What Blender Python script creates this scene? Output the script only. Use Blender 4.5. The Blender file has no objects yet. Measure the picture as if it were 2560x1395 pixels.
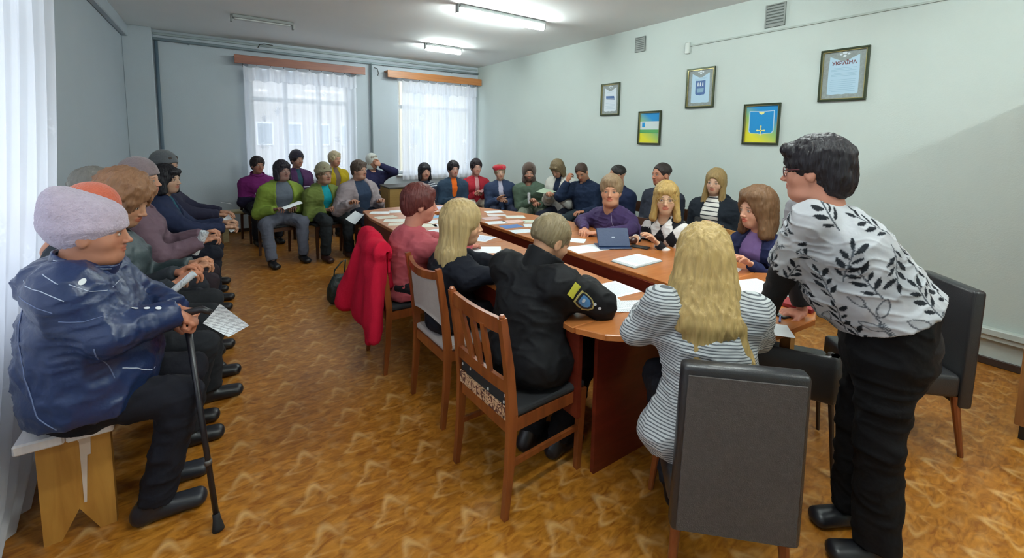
import bpy, bmesh, math, random
import numpy as np
from mathutils import Vector, Matrix
R_ = random.Random(7)
sc = bpy.context.scene
COL = sc.collection
f4 = np.float32

# ------------------------------------------------------------------ camera, world, lights, exposure
FPX, PX, PY = 1097.9, 1300.9, 455.5
YAW, PITCH, ROLL, CH = 0.60397, 0.10033, 0.01768, 1.6
cam_d = bpy.data.cameras.new('camera'); cam = bpy.data.objects.new('camera', cam_d); COL.objects.link(cam)
cam_d.sensor_fit = 'HORIZONTAL'; cam_d.sensor_width = 36.0
cam_d.lens = 36.0 * FPX / 2560
cam_d.shift_x = -(PX - 1280) / 2560
cam_d.shift_y = -(697.5 - PY) / 2560
cam_d.clip_start = 0.05; cam_d.clip_end = 200
_f = Vector((math.sin(YAW) * math.cos(PITCH), math.cos(YAW) * math.cos(PITCH), -math.sin(PITCH)))
_r = Vector((math.cos(YAW), -math.sin(YAW), 0)); _u = _r.cross(_f)
_r2 = _r * math.cos(ROLL) + _u * math.sin(ROLL); _u2 = -_r * math.sin(ROLL) + _u * math.cos(ROLL)
cam.matrix_world = Matrix(((_r2.x, _u2.x, -_f.x, 0), (_r2.y, _u2.y, -_f.y, 0), (_r2.z, _u2.z, -_f.z, CH), (0, 0, 0, 1)))
sc.camera = cam
w = bpy.data.worlds.new('sky'); sc.world = w; w.use_nodes = True
wn = w.node_tree.nodes; wl = w.node_tree.links
bg = wn['Background']; tc = wn.new('ShaderNodeTexCoord'); nz = wn.new('ShaderNodeTexNoise'); cr = wn.new('ShaderNodeValToRGB')
nz.inputs['Scale'].default_value = 2.2; nz.inputs['Detail'].default_value = 4
cr.color_ramp.elements[0].position = .3; cr.color_ramp.elements[0].color = (.80, .86, 1.0, 1)
cr.color_ramp.elements[1].position = .8; cr.color_ramp.elements[1].color = (.95, .97, 1.0, 1)
wl.new(tc.outputs['Generated'], nz.inputs['Vector']); wl.new(nz.outputs['Fac'], cr.inputs['Fac']); wl.new(cr.outputs['Color'], bg.inputs['Color'])
bg.inputs['Strength'].default_value = 2.2
sc.view_settings.view_transform = 'Standard'; sc.view_settings.look = 'None'
sc.view_settings.exposure = 0.93; sc.view_settings.gamma = 1.0
try: sc.view_settings.use_curve_mapping = False
except Exception: pass
X0, X1, Y0, Y1, ZC = -1.02, 4.62, -2.6, 8.36, 3.06

# ------------------------------------------------------------------ small helpers
def V(*a): return np.array(a, dtype=float)
def nrm(a):
    a = np.asarray(a, float); return a / max(1e-9, np.linalg.norm(a))
def C(h):
    h = h.lstrip('#'); c = [int(h[i:i + 2], 16) / 255 for i in (0, 2, 4)]
    return tuple([(x / 12.92 if x <= .04045 else ((x + .055) / 1.055) ** 2.4) for x in c] + [1.0])
def tag(o, label=None, cat=None, group=None, kind=None):
    if label: o['label'] = label
    if cat: o['category'] = cat
    if group: o['group'] = group
    if kind: o['kind'] = kind
    return o
def empty(name, loc, rz=0):
    o = bpy.data.objects.new(name, None); o.empty_display_size = .1; COL.objects.link(o)
    o.location = loc; o.rotation_euler = (0, 0, rz); return o
def link(name, me, mat=None, parent=None, smooth=False):
    o = bpy.data.objects.new(name, me); COL.objects.link(o)
    if mat is not None:
        for m in (mat if isinstance(mat, (list, tuple)) else [mat]): me.materials.append(m)
    if smooth: me.shade_smooth()
    if parent is not None: o.parent = parent
    return o
def arr_mesh(name, v, q, smooth=True):
    me = bpy.data.meshes.new(name)
    v = np.ascontiguousarray(v, dtype=f4); q = np.ascontiguousarray(q, dtype=np.int32)
    me.vertices.add(len(v)); me.vertices.foreach_set('co', v.ravel())
    n = len(q); k = q.shape[1]
    me.loops.add(n * k); me.loops.foreach_set('vertex_index', q.ravel())
    me.polygons.add(n); me.polygons.foreach_set('loop_start', np.arange(0, n * k, k, dtype=np.int32))
    me.polygons.foreach_set('loop_total', np.full(n, k, dtype=np.int32))
    me.update(calc_edges=True)
    if smooth: me.shade_smooth()
    return me
class MB:
    """collects boxes, bars, lathes, prisms in one bmesh"""
    def __init__(s): s.b = bmesh.new()
    def box(s, lo, hi, bev=0, M=None, seg=1):
        r = bmesh.ops.create_cube(s.b, size=1.0)
        lo = Vector(lo); hi = Vector(hi)
        T = Matrix.Translation((lo + hi) / 2) @ Matrix.Diagonal((*(hi - lo), 1))
        vs = r['verts']; bmesh.ops.transform(s.b, matrix=T, verts=vs)
        if bev > 0:
            es = list({e for v in vs for e in v.link_edges})
            rr = bmesh.ops.bevel(s.b, geom=es, offset=bev, segments=seg, affect='EDGES', profile=.5)
            vs = list({v for f in rr['faces'] for v in f.verts} | {v for v in vs if v.is_valid})
        if M is not None: bmesh.ops.transform(s.b, matrix=M, verts=vs)
        return s
    def hexa(s, p8):
        vs = [s.b.verts.new(p) for p in p8]
        for f in ((3, 2, 1, 0), (4, 5, 6, 7), (0, 1, 5, 4), (1, 2, 6, 5), (2, 3, 7, 6), (3, 0, 4, 7)):
            s.b.faces.new([vs[i] for i in f])
        return s
    def bar(s, a, b, wa, wb=None, up=(0, 0, 1), ha=None, hb=None, bev=0):
        """square bar from a to b with widths"""
        a = V(*a); b = V(*b); wb = wa if wb is None else wb; hb = (wb if ha is None else ha) if hb is None else hb; ha = wa if ha is None else ha
        d = nrm(b - a); u = np.array(up, float)
        if abs(d @ u) > .98: u = V(0, 1, 0)
        r = nrm(np.cross(d, u)); u = np.cross(r, d)
        p = []
        for q, ww, hh in ((a, wa, ha), (b, wb, hb)):
            for sx, sy in ((-1, -1), (1, -1), (1, 1), (-1, 1)):
                p.append(tuple(q + r * sx * ww / 2 + u * sy * hh / 2))
        return s.hexa(p)
    def tube(s, pts, rad, seg=8, caps=True):
        pts = [V(*p) for p in pts]; n = len(pts)
        rads = rad if isinstance(rad, (list, tuple)) else [rad] * n
        rings = []; prev = None
        for i, p in enumerate(pts):
            d = nrm(pts[min(i + 1, n - 1)] - pts[max(i - 1, 0)])
            if prev is None:
                u = V(0, 0, 1) if abs(d[2]) < .9 else V(1, 0, 0); r = nrm(np.cross(d, u))
            else: r = nrm(prev - d * (prev @ d))
            prev = r; w_ = np.cross(d, r)
            rings.append([s.b.verts.new(tuple(p + rads[i] * (r * math.cos(t) + w_ * math.sin(t)))) for t in [2 * math.pi * k / seg for k in range(seg)]])
        for A, B in zip(rings, rings[1:]):
            for k in range(seg): s.b.faces.new((A[k], A[(k + 1) % seg], B[(k + 1) % seg], B[k]))
        if caps:
            s.b.faces.new(rings[0][::-1]); s.b.faces.new(rings[-1])
        return s
    def prism(s, poly, z0, z1):
        lo = [s.b.verts.new((x, y, z0)) for x, y in poly]; hi = [s.b.verts.new((x, y, z1)) for x, y in poly]
        n = len(poly)
        s.b.faces.new(lo[::-1]); s.b.faces.new(hi)
        for i in range(n): s.b.faces.new((lo[i], lo[(i + 1) % n], hi[(i + 1) % n], hi[i]))
        return s
    def lathe(s, prof, at=(0, 0, 0), seg=16):
        rings = []
        for r, z in prof:
            rings.append([s.b.verts.new((at[0] + r * math.cos(2 * math.pi * k / seg), at[1] + r * math.sin(2 * math.pi * k / seg), at[2] + z)) for k in range(seg)])
        for A, B in zip(rings, rings[1:]):
            for k in range(seg): s.b.faces.new((A[k], A[(k + 1) % seg], B[(k + 1) % seg], B[k]))
        s.b.faces.new(rings[0][::-1]); s.b.faces.new(rings[-1]); return s
    def xf(s, M): bmesh.ops.transform(s.b, matrix=M, verts=s.b.verts[:]); return s
    def build(s, name, mat, parent=None, smooth=False, recalc=True):
        if recalc: bmesh.ops.recalc_face_normals(s.b, faces=s.b.faces[:])
        me = bpy.data.meshes.new(name); s.b.to_mesh(me); s.b.free()
        return link(name, me, mat, parent, smooth)

# ------------------------------------------------------------------ materials
MATS = {}
def _new(name):
    m = bpy.data.materials.new(name); m.use_nodes = True; return m, m.node_tree.nodes, m.node_tree.links, m.node_tree.nodes['Principled BSDF']
def mat(name, col, rough=.6, metal=0, noise=0, nscale=8, bump=0, bscale=60, coat=0, spec=.5, sheen=0, stretch=None):
    if name in MATS: return MATS[name]
    m, n, l, b = _new(name); c = C(col) if isinstance(col, str) else col
    b.inputs['Base Color'].default_value = c; b.inputs['Roughness'].default_value = rough; b.inputs['Metallic'].default_value = metal
    b.inputs['Specular IOR Level'].default_value = spec; b.inputs['Coat Weight'].default_value = coat
    if sheen: b.inputs['Sheen Weight'].default_value = sheen
    t = n.new('ShaderNodeTexCoord'); src = t.outputs['Object']
    if stretch:
        mp = n.new('ShaderNodeMapping'); mp.inputs['Scale'].default_value = stretch; l.new(src, mp.inputs['Vector']); src = mp.outputs['Vector']
    if noise:
        z = n.new('ShaderNodeTexNoise'); z.inputs['Scale'].default_value = nscale; z.inputs['Detail'].default_value = 5
        l.new(src, z.inputs['Vector']); mx = n.new('ShaderNodeMix'); mx.data_type = 'RGBA'
        k = noise; mx.inputs['A'].default_value = (c[0] * (1 - k), c[1] * (1 - k), c[2] * (1 - k), 1)
        mx.inputs['B'].default_value = (min(1, c[0] * (1 + k)), min(1, c[1] * (1 + k)), min(1, c[2] * (1 + k)), 1)
        l.new(z.outputs['Fac'], mx.inputs['Factor']); l.new(mx.outputs['Result'], b.inputs['Base Color'])
    if bump:
        z2 = n.new('ShaderNodeTexNoise'); z2.inputs['Scale'].default_value = bscale; z2.inputs['Detail'].default_value = 3
        l.new(src, z2.inputs['Vector']); bp = n.new('ShaderNodeBump'); bp.inputs['Strength'].default_value = bump; bp.inputs['Distance'].default_value = .01
        l.new(z2.outputs['Fac'], bp.inputs['Height']); l.new(bp.outputs['Normal'], b.inputs['Normal'])
    MATS[name] = m; return m
def fabric(col, rough=.85, bump=.5, bscale=18, noise=.12): return mat('fabric_%s_%g_%g' % (col, rough, bump), col, rough, noise=noise, nscale=6, bump=bump, bscale=bscale, spec=.25)
def hairmat(col, k=.35):
    nm = 'hair_' + col
    return mat(nm, col, .5, noise=k, nscale=60, bump=.6, bscale=90, spec=.35, stretch=(1, 1, .12))
def vcol_mat(name, rough=.5, attr='Col', bump=0, spec=.4):
    if name in MATS: return MATS[name]
    m, n, l, b = _new(name); a = n.new('ShaderNodeAttribute'); a.attribute_name = attr
    l.new(a.outputs['Color'], b.inputs['Base Color']); b.inputs['Roughness'].default_value = rough; b.inputs['Specular IOR Level'].default_value = spec
    if bump:
        t = n.new('ShaderNodeTexCoord'); z2 = n.new('ShaderNodeTexNoise'); z2.inputs['Scale'].default_value = 14; z2.inputs['Detail'].default_value = 3
        l.new(t.outputs['Object'], z2.inputs['Vector']); bp = n.new('ShaderNodeBump'); bp.inputs['Strength'].default_value = bump; bp.inputs['Distance'].default_value = .015
        l.new(z2.outputs['Fac'], bp.inputs['Height']); l.new(bp.outputs['Normal'], b.inputs['Normal'])
    MATS[name] = m; return m
def stripes(name, base, line, period, duty=.45, axis=(0, 0, 1), wob=.0):
    if name in MATS: return MATS[name]
    m, n, l, b = _new(name); t = n.new('ShaderNodeTexCoord'); d = n.new('ShaderNodeVectorMath'); d.operation = 'DOT_PRODUCT'
    a = nrm(axis) / period; d.inputs[1].default_value = tuple(a); l.new(t.outputs['Object'], d.inputs[0])
    nzz = n.new('ShaderNodeTexNoise'); nzz.inputs['Scale'].default_value = 4; l.new(t.outputs['Object'], nzz.inputs['Vector'])
    ma = n.new('ShaderNodeMath'); ma.operation = 'MULTIPLY_ADD'; ma.inputs[1].default_value = wob; l.new(nzz.outputs['Fac'], ma.inputs[0]); l.new(d.outputs['Value'], ma.inputs[2])
    fr = n.new('ShaderNodeMath'); fr.operation = 'FRACT'; l.new(ma.outputs[0], fr.inputs[0])
    lt = n.new('ShaderNodeMath'); lt.operation = 'LESS_THAN'; lt.inputs[1].default_value = duty; l.new(fr.outputs[0], lt.inputs[0])
    mx = n.new('ShaderNodeMix'); mx.data_type = 'RGBA'; mx.inputs['A'].default_value = C(base); mx.inputs['B'].default_value = C(line)
    l.new(lt.outputs[0], mx.inputs['Factor']); l.new(mx.outputs['Result'], b.inputs['Base Color']); b.inputs['Roughness'].default_value = .85
    b.inputs['Specular IOR Level'].default_value = .2; MATS[name] = m; return m
def wood(name, c1, c2, rough=.35, scale=(1.2, 12, 12), coat=.0, bump=.05):
    if name in MATS: return MATS[name]
    m, n, l, b = _new(name); t = n.new('ShaderNodeTexCoord'); mp = n.new('ShaderNodeMapping'); mp.inputs['Scale'].default_value = scale
    z = n.new('ShaderNodeTexNoise'); z.inputs['Scale'].default_value = 2.5; z.inputs['Detail'].default_value = 6; z.inputs['Distortion'].default_value = .8
    cr = n.new('ShaderNodeValToRGB'); cr.color_ramp.elements[0].position = .35; cr.color_ramp.elements[1].position = .7
    cr.color_ramp.elements[0].color = C(c1); cr.color_ramp.elements[1].color = C(c2)
    l.new(t.outputs['Object'], mp.inputs['Vector']); l.new(mp.outputs['Vector'], z.inputs['Vector']); l.new(z.outputs['Fac'], cr.inputs['Fac'])
    l.new(cr.outputs['Color'], b.inputs['Base Color']); b.inputs['Roughness'].default_value = rough; b.inputs['Coat Weight'].default_value = coat
    bp = n.new('ShaderNodeBump'); bp.inputs['Strength'].default_value = bump; bp.inputs['Distance'].default_value = .01
    l.new(z.outputs['Fac'], bp.inputs['Height']); l.new(bp.outputs['Normal'], b.inputs['Normal']); MATS[name] = m; return m
def emis(name, col, s):
    m, n, l, b = _new(name); b.inputs['Emission Color'].default_value = col; b.inputs['Emission Strength'].default_value = s
    b.inputs['Base Color'].default_value = (.9, .9, .9, 1); return m

def floor_material():
    m, n, l, b = _new('linoleum')
    def M(op, a, b_=None, c=None):
        k = n.new('ShaderNodeMath'); k.operation = op
        for i, v in enumerate((a, b_, c)):
            if v is None: continue
            if isinstance(v, (int, float)): k.inputs[i].default_value = v
            else: l.new(v, k.inputs[i])
        return k.outputs[0]
    t = n.new('ShaderNodeTexCoord'); src = t.outputs['Object']
    wz = n.new('ShaderNodeTexNoise'); wz.inputs['Scale'].default_value = 9; wz.inputs['Detail'].default_value = 1; l.new(src, wz.inputs['Vector'])
    sub = n.new('ShaderNodeVectorMath'); sub.operation = 'SUBTRACT'; sub.inputs[1].default_value = (.5, .5, .5); l.new(wz.outputs['Color'], sub.inputs[0])
    scl = n.new('ShaderNodeVectorMath'); scl.operation = 'SCALE'; scl.inputs['Scale'].default_value = .030; l.new(sub.outputs[0], scl.inputs[0])
    add = n.new('ShaderNodeVectorMath'); add.operation = 'ADD'; l.new(src, add.inputs[0]); l.new(scl.outputs[0], add.inputs[1])
    sp = n.new('ShaderNodeSeparateXYZ'); l.new(add.outputs[0], sp.inputs[0]); X, Y = sp.outputs['X'], sp.outputs['Y']
    PXX, PYY = .262, .253
    total = None
    # strokes: (centre u, centre v, angle, opening sharpness, length, thickness, weight), each an arch with a light crest
    S = [(.03, .62, 4, 2.5, .115, .026, 1.0), (-.050, .18, 102, 3.4, .12, .013, .75), (.085, .22, 12, 2.4, .045, .012, .6),
         (-.01, .34, 196, 2.6, .045, .013, .5), (.10, .46, -78, 2.4, .075, .026, .42), (-.10, .55, 64, 3.0, .065, .020, .34), (-.09, .86, 140, 1.8, .05, .026, .4), (.09, .90, 250, 2.2, .06, .020, .34)]
    for cu, cv, ang, kk, ln, th, wt in S:
        cvv = (cv - .5) * PYY
        u = M('SUBTRACT', M('MULTIPLY', M('FRACT', M('ADD', M('DIVIDE', M('SUBTRACT', X, cu), PXX), .5)), PXX), PXX / 2)
        v = M('SUBTRACT', M('MULTIPLY', M('FRACT', M('ADD', M('DIVIDE', M('SUBTRACT', Y, cvv), PYY), .5)), PYY), PYY / 2)
        ca, sa = math.cos(math.radians(ang)), math.sin(math.radians(ang))
        p = M('ADD', M('MULTIPLY', u, ca), M('MULTIPLY', v, sa)); q = M('SUBTRACT', M('MULTIPLY', v, ca), M('MULTIPLY', u, sa))
        r = M('SQRT', M('ADD', M('MULTIPLY', p, p), .0003))
        d = M('ADD', q, M('SUBTRACT', M('MULTIPLY', r, kk), .0173 * kk))         # arch q = -kk*(|p|)
        inside = M('SMOOTH_MIN', M('DIVIDE', M('ABSOLUTE', d), th * kk * .62), 1.0, .15)
        line = M('SUBTRACT', 1.0, inside)
        fade = M('MAXIMUM', 0.0, M('SUBTRACT', 1.0, M('DIVIDE', M('ABSOLUTE', q), ln)))
        fall = M('MULTIPLY', M('MAXIMUM', 0.0, line), M('MULTIPLY', fade, wt))
        total = fall if total is None else M('MAXIMUM', total, fall)
    n2 = n.new('ShaderNodeTexNoise'); n2.inputs['Scale'].default_value = 22; n2.inputs['Detail'].default_value = 4; n2.inputs['Distortion'].default_value = 1.5
    mp = n.new('ShaderNodeMapping'); mp.inputs['Scale'].default_value = (.55, 1.3, 1); mp.inputs['Rotation'].default_value = (0, 0, .5)
    l.new(src, mp.inputs['Vector']); l.new(mp.outputs['Vector'], n2.inputs['Vector'])
    cr = n.new('ShaderNodeValToRGB'); e = cr.color_ramp.elements
    e[0].position = .32; e[0].color = C('#8f5712'); e[1].position = .68; e[1].color = C('#bd832d')
    l.new(n2.outputs['Fac'], cr.inputs['Fac'])
    n3 = n.new('ShaderNodeTexNoise'); n3.inputs['Scale'].default_value = 1.1; n3.inputs['Detail'].default_value = 3; l.new(src, n3.inputs['Vector'])
    mxw = n.new('ShaderNodeMix'); mxw.data_type = 'RGBA'; mxw.blend_type = 'MULTIPLY'; l.new(M('MULTIPLY', n3.outputs['Fac'], .75), mxw.inputs['Factor'])
    l.new(cr.outputs['Color'], mxw.inputs['A']); mxw.inputs['B'].default_value = C('#cfa890')
    mx = n.new('ShaderNodeMix'); mx.data_type = 'RGBA'; l.new(M('MULTIPLY', total, .55), mx.inputs['Factor']); l.new(mxw.outputs['Result'], mx.inputs['A'])
    mx.inputs['B'].default_value = C('#dfb77c')
    l.new(mx.outputs['Result'], b.inputs['Base Color'])
    n4 = n.new('ShaderNodeTexNoise'); n4.inputs['Scale'].default_value = 2.5; n4.inputs['Detail'].default_value = 5; l.new(src, n4.inputs['Vector'])
    mr = n.new('ShaderNodeMapRange'); mr.inputs['To Min'].default_value = .26; mr.inputs['To Max'].default_value = .48
    l.new(n4.outputs['Fac'], mr.inputs['Value']); l.new(mr.outputs['Result'], b.inputs['Roughness'])
    bp = n.new('ShaderNodeBump'); bp.inputs['Strength'].default_value = .12; bp.inputs['Distance'].default_value = .01
    n5 = n.new('ShaderNodeTexNoise'); n5.inputs['Scale'].default_value = 3; l.new(src, n5.inputs['Vector'])
    l.new(n5.outputs['Fac'], bp.inputs['Height']); l.new(bp.outputs['Normal'], b.inputs['Normal'])
    return m

WALL = mat('wall_paint', '#bfcac5', .75, noise=.05, nscale=1.5, bump=.12, bscale=120)
WALL_COOL = mat('wall_paint_cool', '#b4bec6', .75, noise=.05, nscale=1.5, bump=.12, bscale=120)
CEIL = mat('ceiling_whitewash', '#eceff0', .85, noise=.05, nscale=1.2, bump=.1, bscale=90)
PLINTH = mat('dark_skirting', '#3a2a22', .5)
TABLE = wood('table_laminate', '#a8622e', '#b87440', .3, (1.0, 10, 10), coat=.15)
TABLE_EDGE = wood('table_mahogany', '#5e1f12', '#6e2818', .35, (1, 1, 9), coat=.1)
CHAIRW = wood('chair_wood', '#70381a', '#8c4c24', .3, (8, 8, 1), coat=.2)
CHAIRW2 = wood('chair_wood_light', '#9a6a34', '#b98548', .4, (8, 8, 1))
LEATHER = mat('black_leatherette', '#2a2a2c', .33, noise=.1, nscale=20, bump=.12, bscale=220, spec=.5)
VELV = mat('worn_grey_backing', '#4b4644', .75, noise=.25, nscale=60, bump=.3, bscale=250)
PAPER = mat('white_paper', '#e9edf0', .6)
BLACK = mat('black_plastic', '#101012', .4)

# ------------------------------------------------------------------ implicit surfaces
def surf_nets(F, lo, h):
    ins = F < 0
    c = [F[i:F.shape[0] - 1 + i, j:F.shape[1] - 1 + j, k:F.shape[2] - 1 + k] for i in (0, 1) for j in (0, 1) for k in (0, 1)]
    s = sum([(a < 0).astype(np.int8) for a in c]); act = (s > 0) & (s < 8)
    idx = np.argwhere(act); M = len(idx)
    if M == 0: return np.zeros((0, 3), f4), np.zeros((0, 4), np.int32)
    cv = np.stack([a[act] for a in c], 1)
    off = np.array([(i, j, k) for i in (0, 1) for j in (0, 1) for k in (0, 1)], dtype=f4)
    acc = np.zeros((M, 3), f4); cnt = np.zeros(M, f4)
    for a in range(8):
        for b in range(a + 1, 8):
            if np.abs(off[a] - off[b]).sum() != 1: continue
            va, vb = cv[:, a], cv[:, b]; mk = (va < 0) != (vb < 0)
            t = np.where(mk, va / np.where(mk, va - vb, 1), 0)
            acc += mk[:, None] * (off[a] + t[:, None] * (off[b] - off[a])); cnt += mk
    verts = (idx + acc / cnt[:, None]) * h + np.asarray(lo)
    vid = np.full(act.shape, -1, np.int32); vid[act] = np.arange(M)
    quads = []
    for ax in range(3):
        sl0 = [slice(None)] * 3; sl1 = [slice(None)] * 3; sl0[ax] = slice(0, -1); sl1[ax] = slice(1, None)
        a, b = ins[tuple(sl0)], ins[tuple(sl1)]
        o1, o2 = (ax + 1) % 3, (ax + 2) % 3
        inner = [slice(None)] * 3; inner[o1] = slice(1, -1); inner[o2] = slice(1, -1)
        a = a[tuple(inner)]; b = b[tuple(inner)]
        for cond, flip in ((a & ~b, False), (~a & b, True)):
            e = np.argwhere(cond)
            if not len(e): continue
            g = e.copy(); g[:, o1] += 1; g[:, o2] += 1
            def cell(d1, d2):
                q = g.copy(); q[:, o1] += d1; q[:, o2] += d2; return vid[q[:, 0], q[:, 1], q[:, 2]]
            qd = np.stack([cell(-1, -1), cell(0, -1), cell(0, 0), cell(-1, 0)], 1)
            quads.append(qd[:, ::-1] if flip else qd)
    q = np.concatenate(quads); q = q[(q >= 0).all(1)]
    return verts.astype(f4), q
def mesh_f(f, lo, hi, h, B=4):
    lo = np.asarray(lo, float); hi = np.asarray(hi, float)
    nb = np.maximum(1, np.ceil((hi - lo) / (h * B)).astype(int)); n = nb * B
    bc = [lo[a] + (np.arange(nb[a]) + .5) * B * h - h / 2 for a in range(3)]
    G = np.stack(np.meshgrid(*bc, indexing='ij'), -1).reshape(-1, 3).astype(f4)
    cf = f(G); need = np.abs(cf) < (B * h * .5 * 1.7321) * 1.15 + h
    F = np.repeat(np.repeat(np.repeat(cf.reshape(nb), B, 0), B, 1), B, 2).astype(f4)
    nk = np.argwhere(need.reshape(nb))
    if len(nk):
        o = np.stack(np.meshgrid(*[np.arange(B)] * 3, indexing='ij'), -1).reshape(-1, 3)
        ii = (nk[:, None, :] * B + o[None]).reshape(-1, 3)
        P = (lo + ii * h).astype(f4)
        out = np.empty(len(P), f4); CH_ = 200000
        for s in range(0, len(P), CH_): out[s:s + CH_] = f(P[s:s + CH_])
        F[ii[:, 0], ii[:, 1], ii[:, 2]] = out
    return surf_nets(F, lo, h)
def smin(a, b, k):
    if k <= 0: return np.minimum(a, b)
    hh = np.maximum(k - np.abs(a - b), 0) / k
    return np.minimum(a, b) - hh * hh * k * .25
def smax(a, b, k): return -smin(-a, -b, k)
def pair(r): return (r, r) if np.isscalar(r) else r
def ecap(A, B, ra, rb=None, right=None, flatA=False, flatB=False):
    A = np.asarray(A, float); B = np.asarray(B, float); ra = pair(ra); rb = ra if rb is None else pair(rb)
    L = max(1e-5, np.linalg.norm(B - A)); u = (B - A) / L
    if right is None: right = (1, 0, 0) if abs(u[0]) < .9 else (0, 1, 0)
    r = nrm(np.asarray(right) - u * (u @ np.asarray(right))); wv = np.cross(r, u)
    A_, u_, r_, w_ = [x.astype(f4) for x in (A, u, r, wv)]
    lo = np.minimum(A, B) - max(*ra, *rb); hi = np.maximum(A, B) + max(*ra, *rb)
    def f(P):
        D = P - A_; s = D @ u_; sc_ = np.clip(s, 0, L); t = sc_ / L
        a = ra[0] + (rb[0] - ra[0]) * t; b = ra[1] + (rb[1] - ra[1]) * t; mn = np.minimum(a, b); e = s - sc_
        x = (D @ r_) / a; y = (D @ w_) / b
        if flatA or flatB:
            ez = e.copy()
            if flatA: ez = np.where(s < 0, 0, ez)
            if flatB: ez = np.where(s > L, 0, ez)
            d = (np.sqrt(x * x + y * y + (ez / mn) ** 2) - 1) * mn
            if flatA: d = np.maximum(d, -s)
            if flatB: d = np.maximum(d, s - L)
            return d
        return (np.sqrt(x * x + y * y + (e / mn) ** 2) - 1) * mn
    f.lo, f.hi = lo, hi; return f
def ell(c, r, ax=None):
    c = np.asarray(c, float).astype(f4); r = np.asarray(pair(r) if not np.isscalar(r) else (r, r, r), float).astype(f4)
    Mx = None if ax is None else np.asarray(ax, float).astype(f4); mn = float(r.min())
    def f(P):
        D = P - c
        if Mx is not None: D = D @ Mx.T
        return (np.sqrt(((D / r) ** 2).sum(1)) - 1) * mn
    f.lo = c - r.max(); f.hi = c + r.max(); return f
def comp(ops):
    """ops: (op, prim, k); op '+' union, '-' subtract, '&' intersect"""
    def f(P):
        d = None
        for op, p, k in ops:
            v = p(P)
            if d is None: d = v
            elif op == '+': d = smin(d, v, k)
            elif op == '-': d = smax(d, -v, k)
            else: d = smax(d, v, k)
        return d
    pos = [p for op, p, k in ops if op == '+']
    f.lo = np.min([p.lo for p in pos], 0); f.hi = np.max([p.hi for p in pos], 0); return f
def plane(n_, d0):
    n_ = nrm(n_).astype(f4)
    def f(P): return P @ n_ - d0
    return f
def sdf_mesh(ops, h, pad=.02):
    f = comp(ops) if isinstance(ops, list) else ops
    return mesh_f(f, f.lo - pad, f.hi + pad, h)
# value noise
_T = np.random.RandomState(3).rand(4096).astype(f4)
def vnoise(P, s=1.0):
    Q = P * s + 100.0; i = np.floor(Q).astype(np.int64); fr = (Q - i).astype(f4); fr = fr * fr * (3 - 2 * fr); out = 0
    for dx in (0, 1):
        for dy in (0, 1):
            for dz in (0, 1):
                hsh = ((i[:, 0] + dx) * 73856093 ^ (i[:, 1] + dy) * 19349663 ^ (i[:, 2] + dz) * 83492791) & 4095
                out = out + _T[hsh] * (fr[:, 0] if dx else 1 - fr[:, 0]) * (fr[:, 1] if dy else 1 - fr[:, 1]) * (fr[:, 2] if dz else 1 - fr[:, 2])
    return out
def vnormals(v, q):
    n_ = np.cross(v[q[:, 2]] - v[q[:, 0]], v[q[:, 3]] - v[q[:, 1]]); o = np.zeros_like(v)
    for k in range(4): np.add.at(o, q[:, k], n_)
    return o / np.maximum(1e-9, np.linalg.norm(o, axis=1))[:, None]
def wrinkle(v, q, amp, s=14, stretch=(1, 1, 1)):
    n_ = vnormals(v, q); P = v * np.array(stretch, f4)
    wq = np.stack([vnoise(P + 11, s * .5), vnoise(P + 23, s * .5), vnoise(P + 31, s * .5)], 1).astype(f4) * (1.1 / s)
    a = 1 - 2 * np.abs(vnoise(P + wq, s * .8) - .5); a = a ** 2.2; b = vnoise(P + 7, s * 2.6); c = 1 - 2 * np.abs(vnoise((P + wq) * np.array([1, 1, 2.2], f4) + 3, s * .9) - .5); c = c ** 4
    return v + n_ * ((a - .45) * amp + (b - .5) * amp * .4 + (c - .3) * amp * .8)[:, None]

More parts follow.
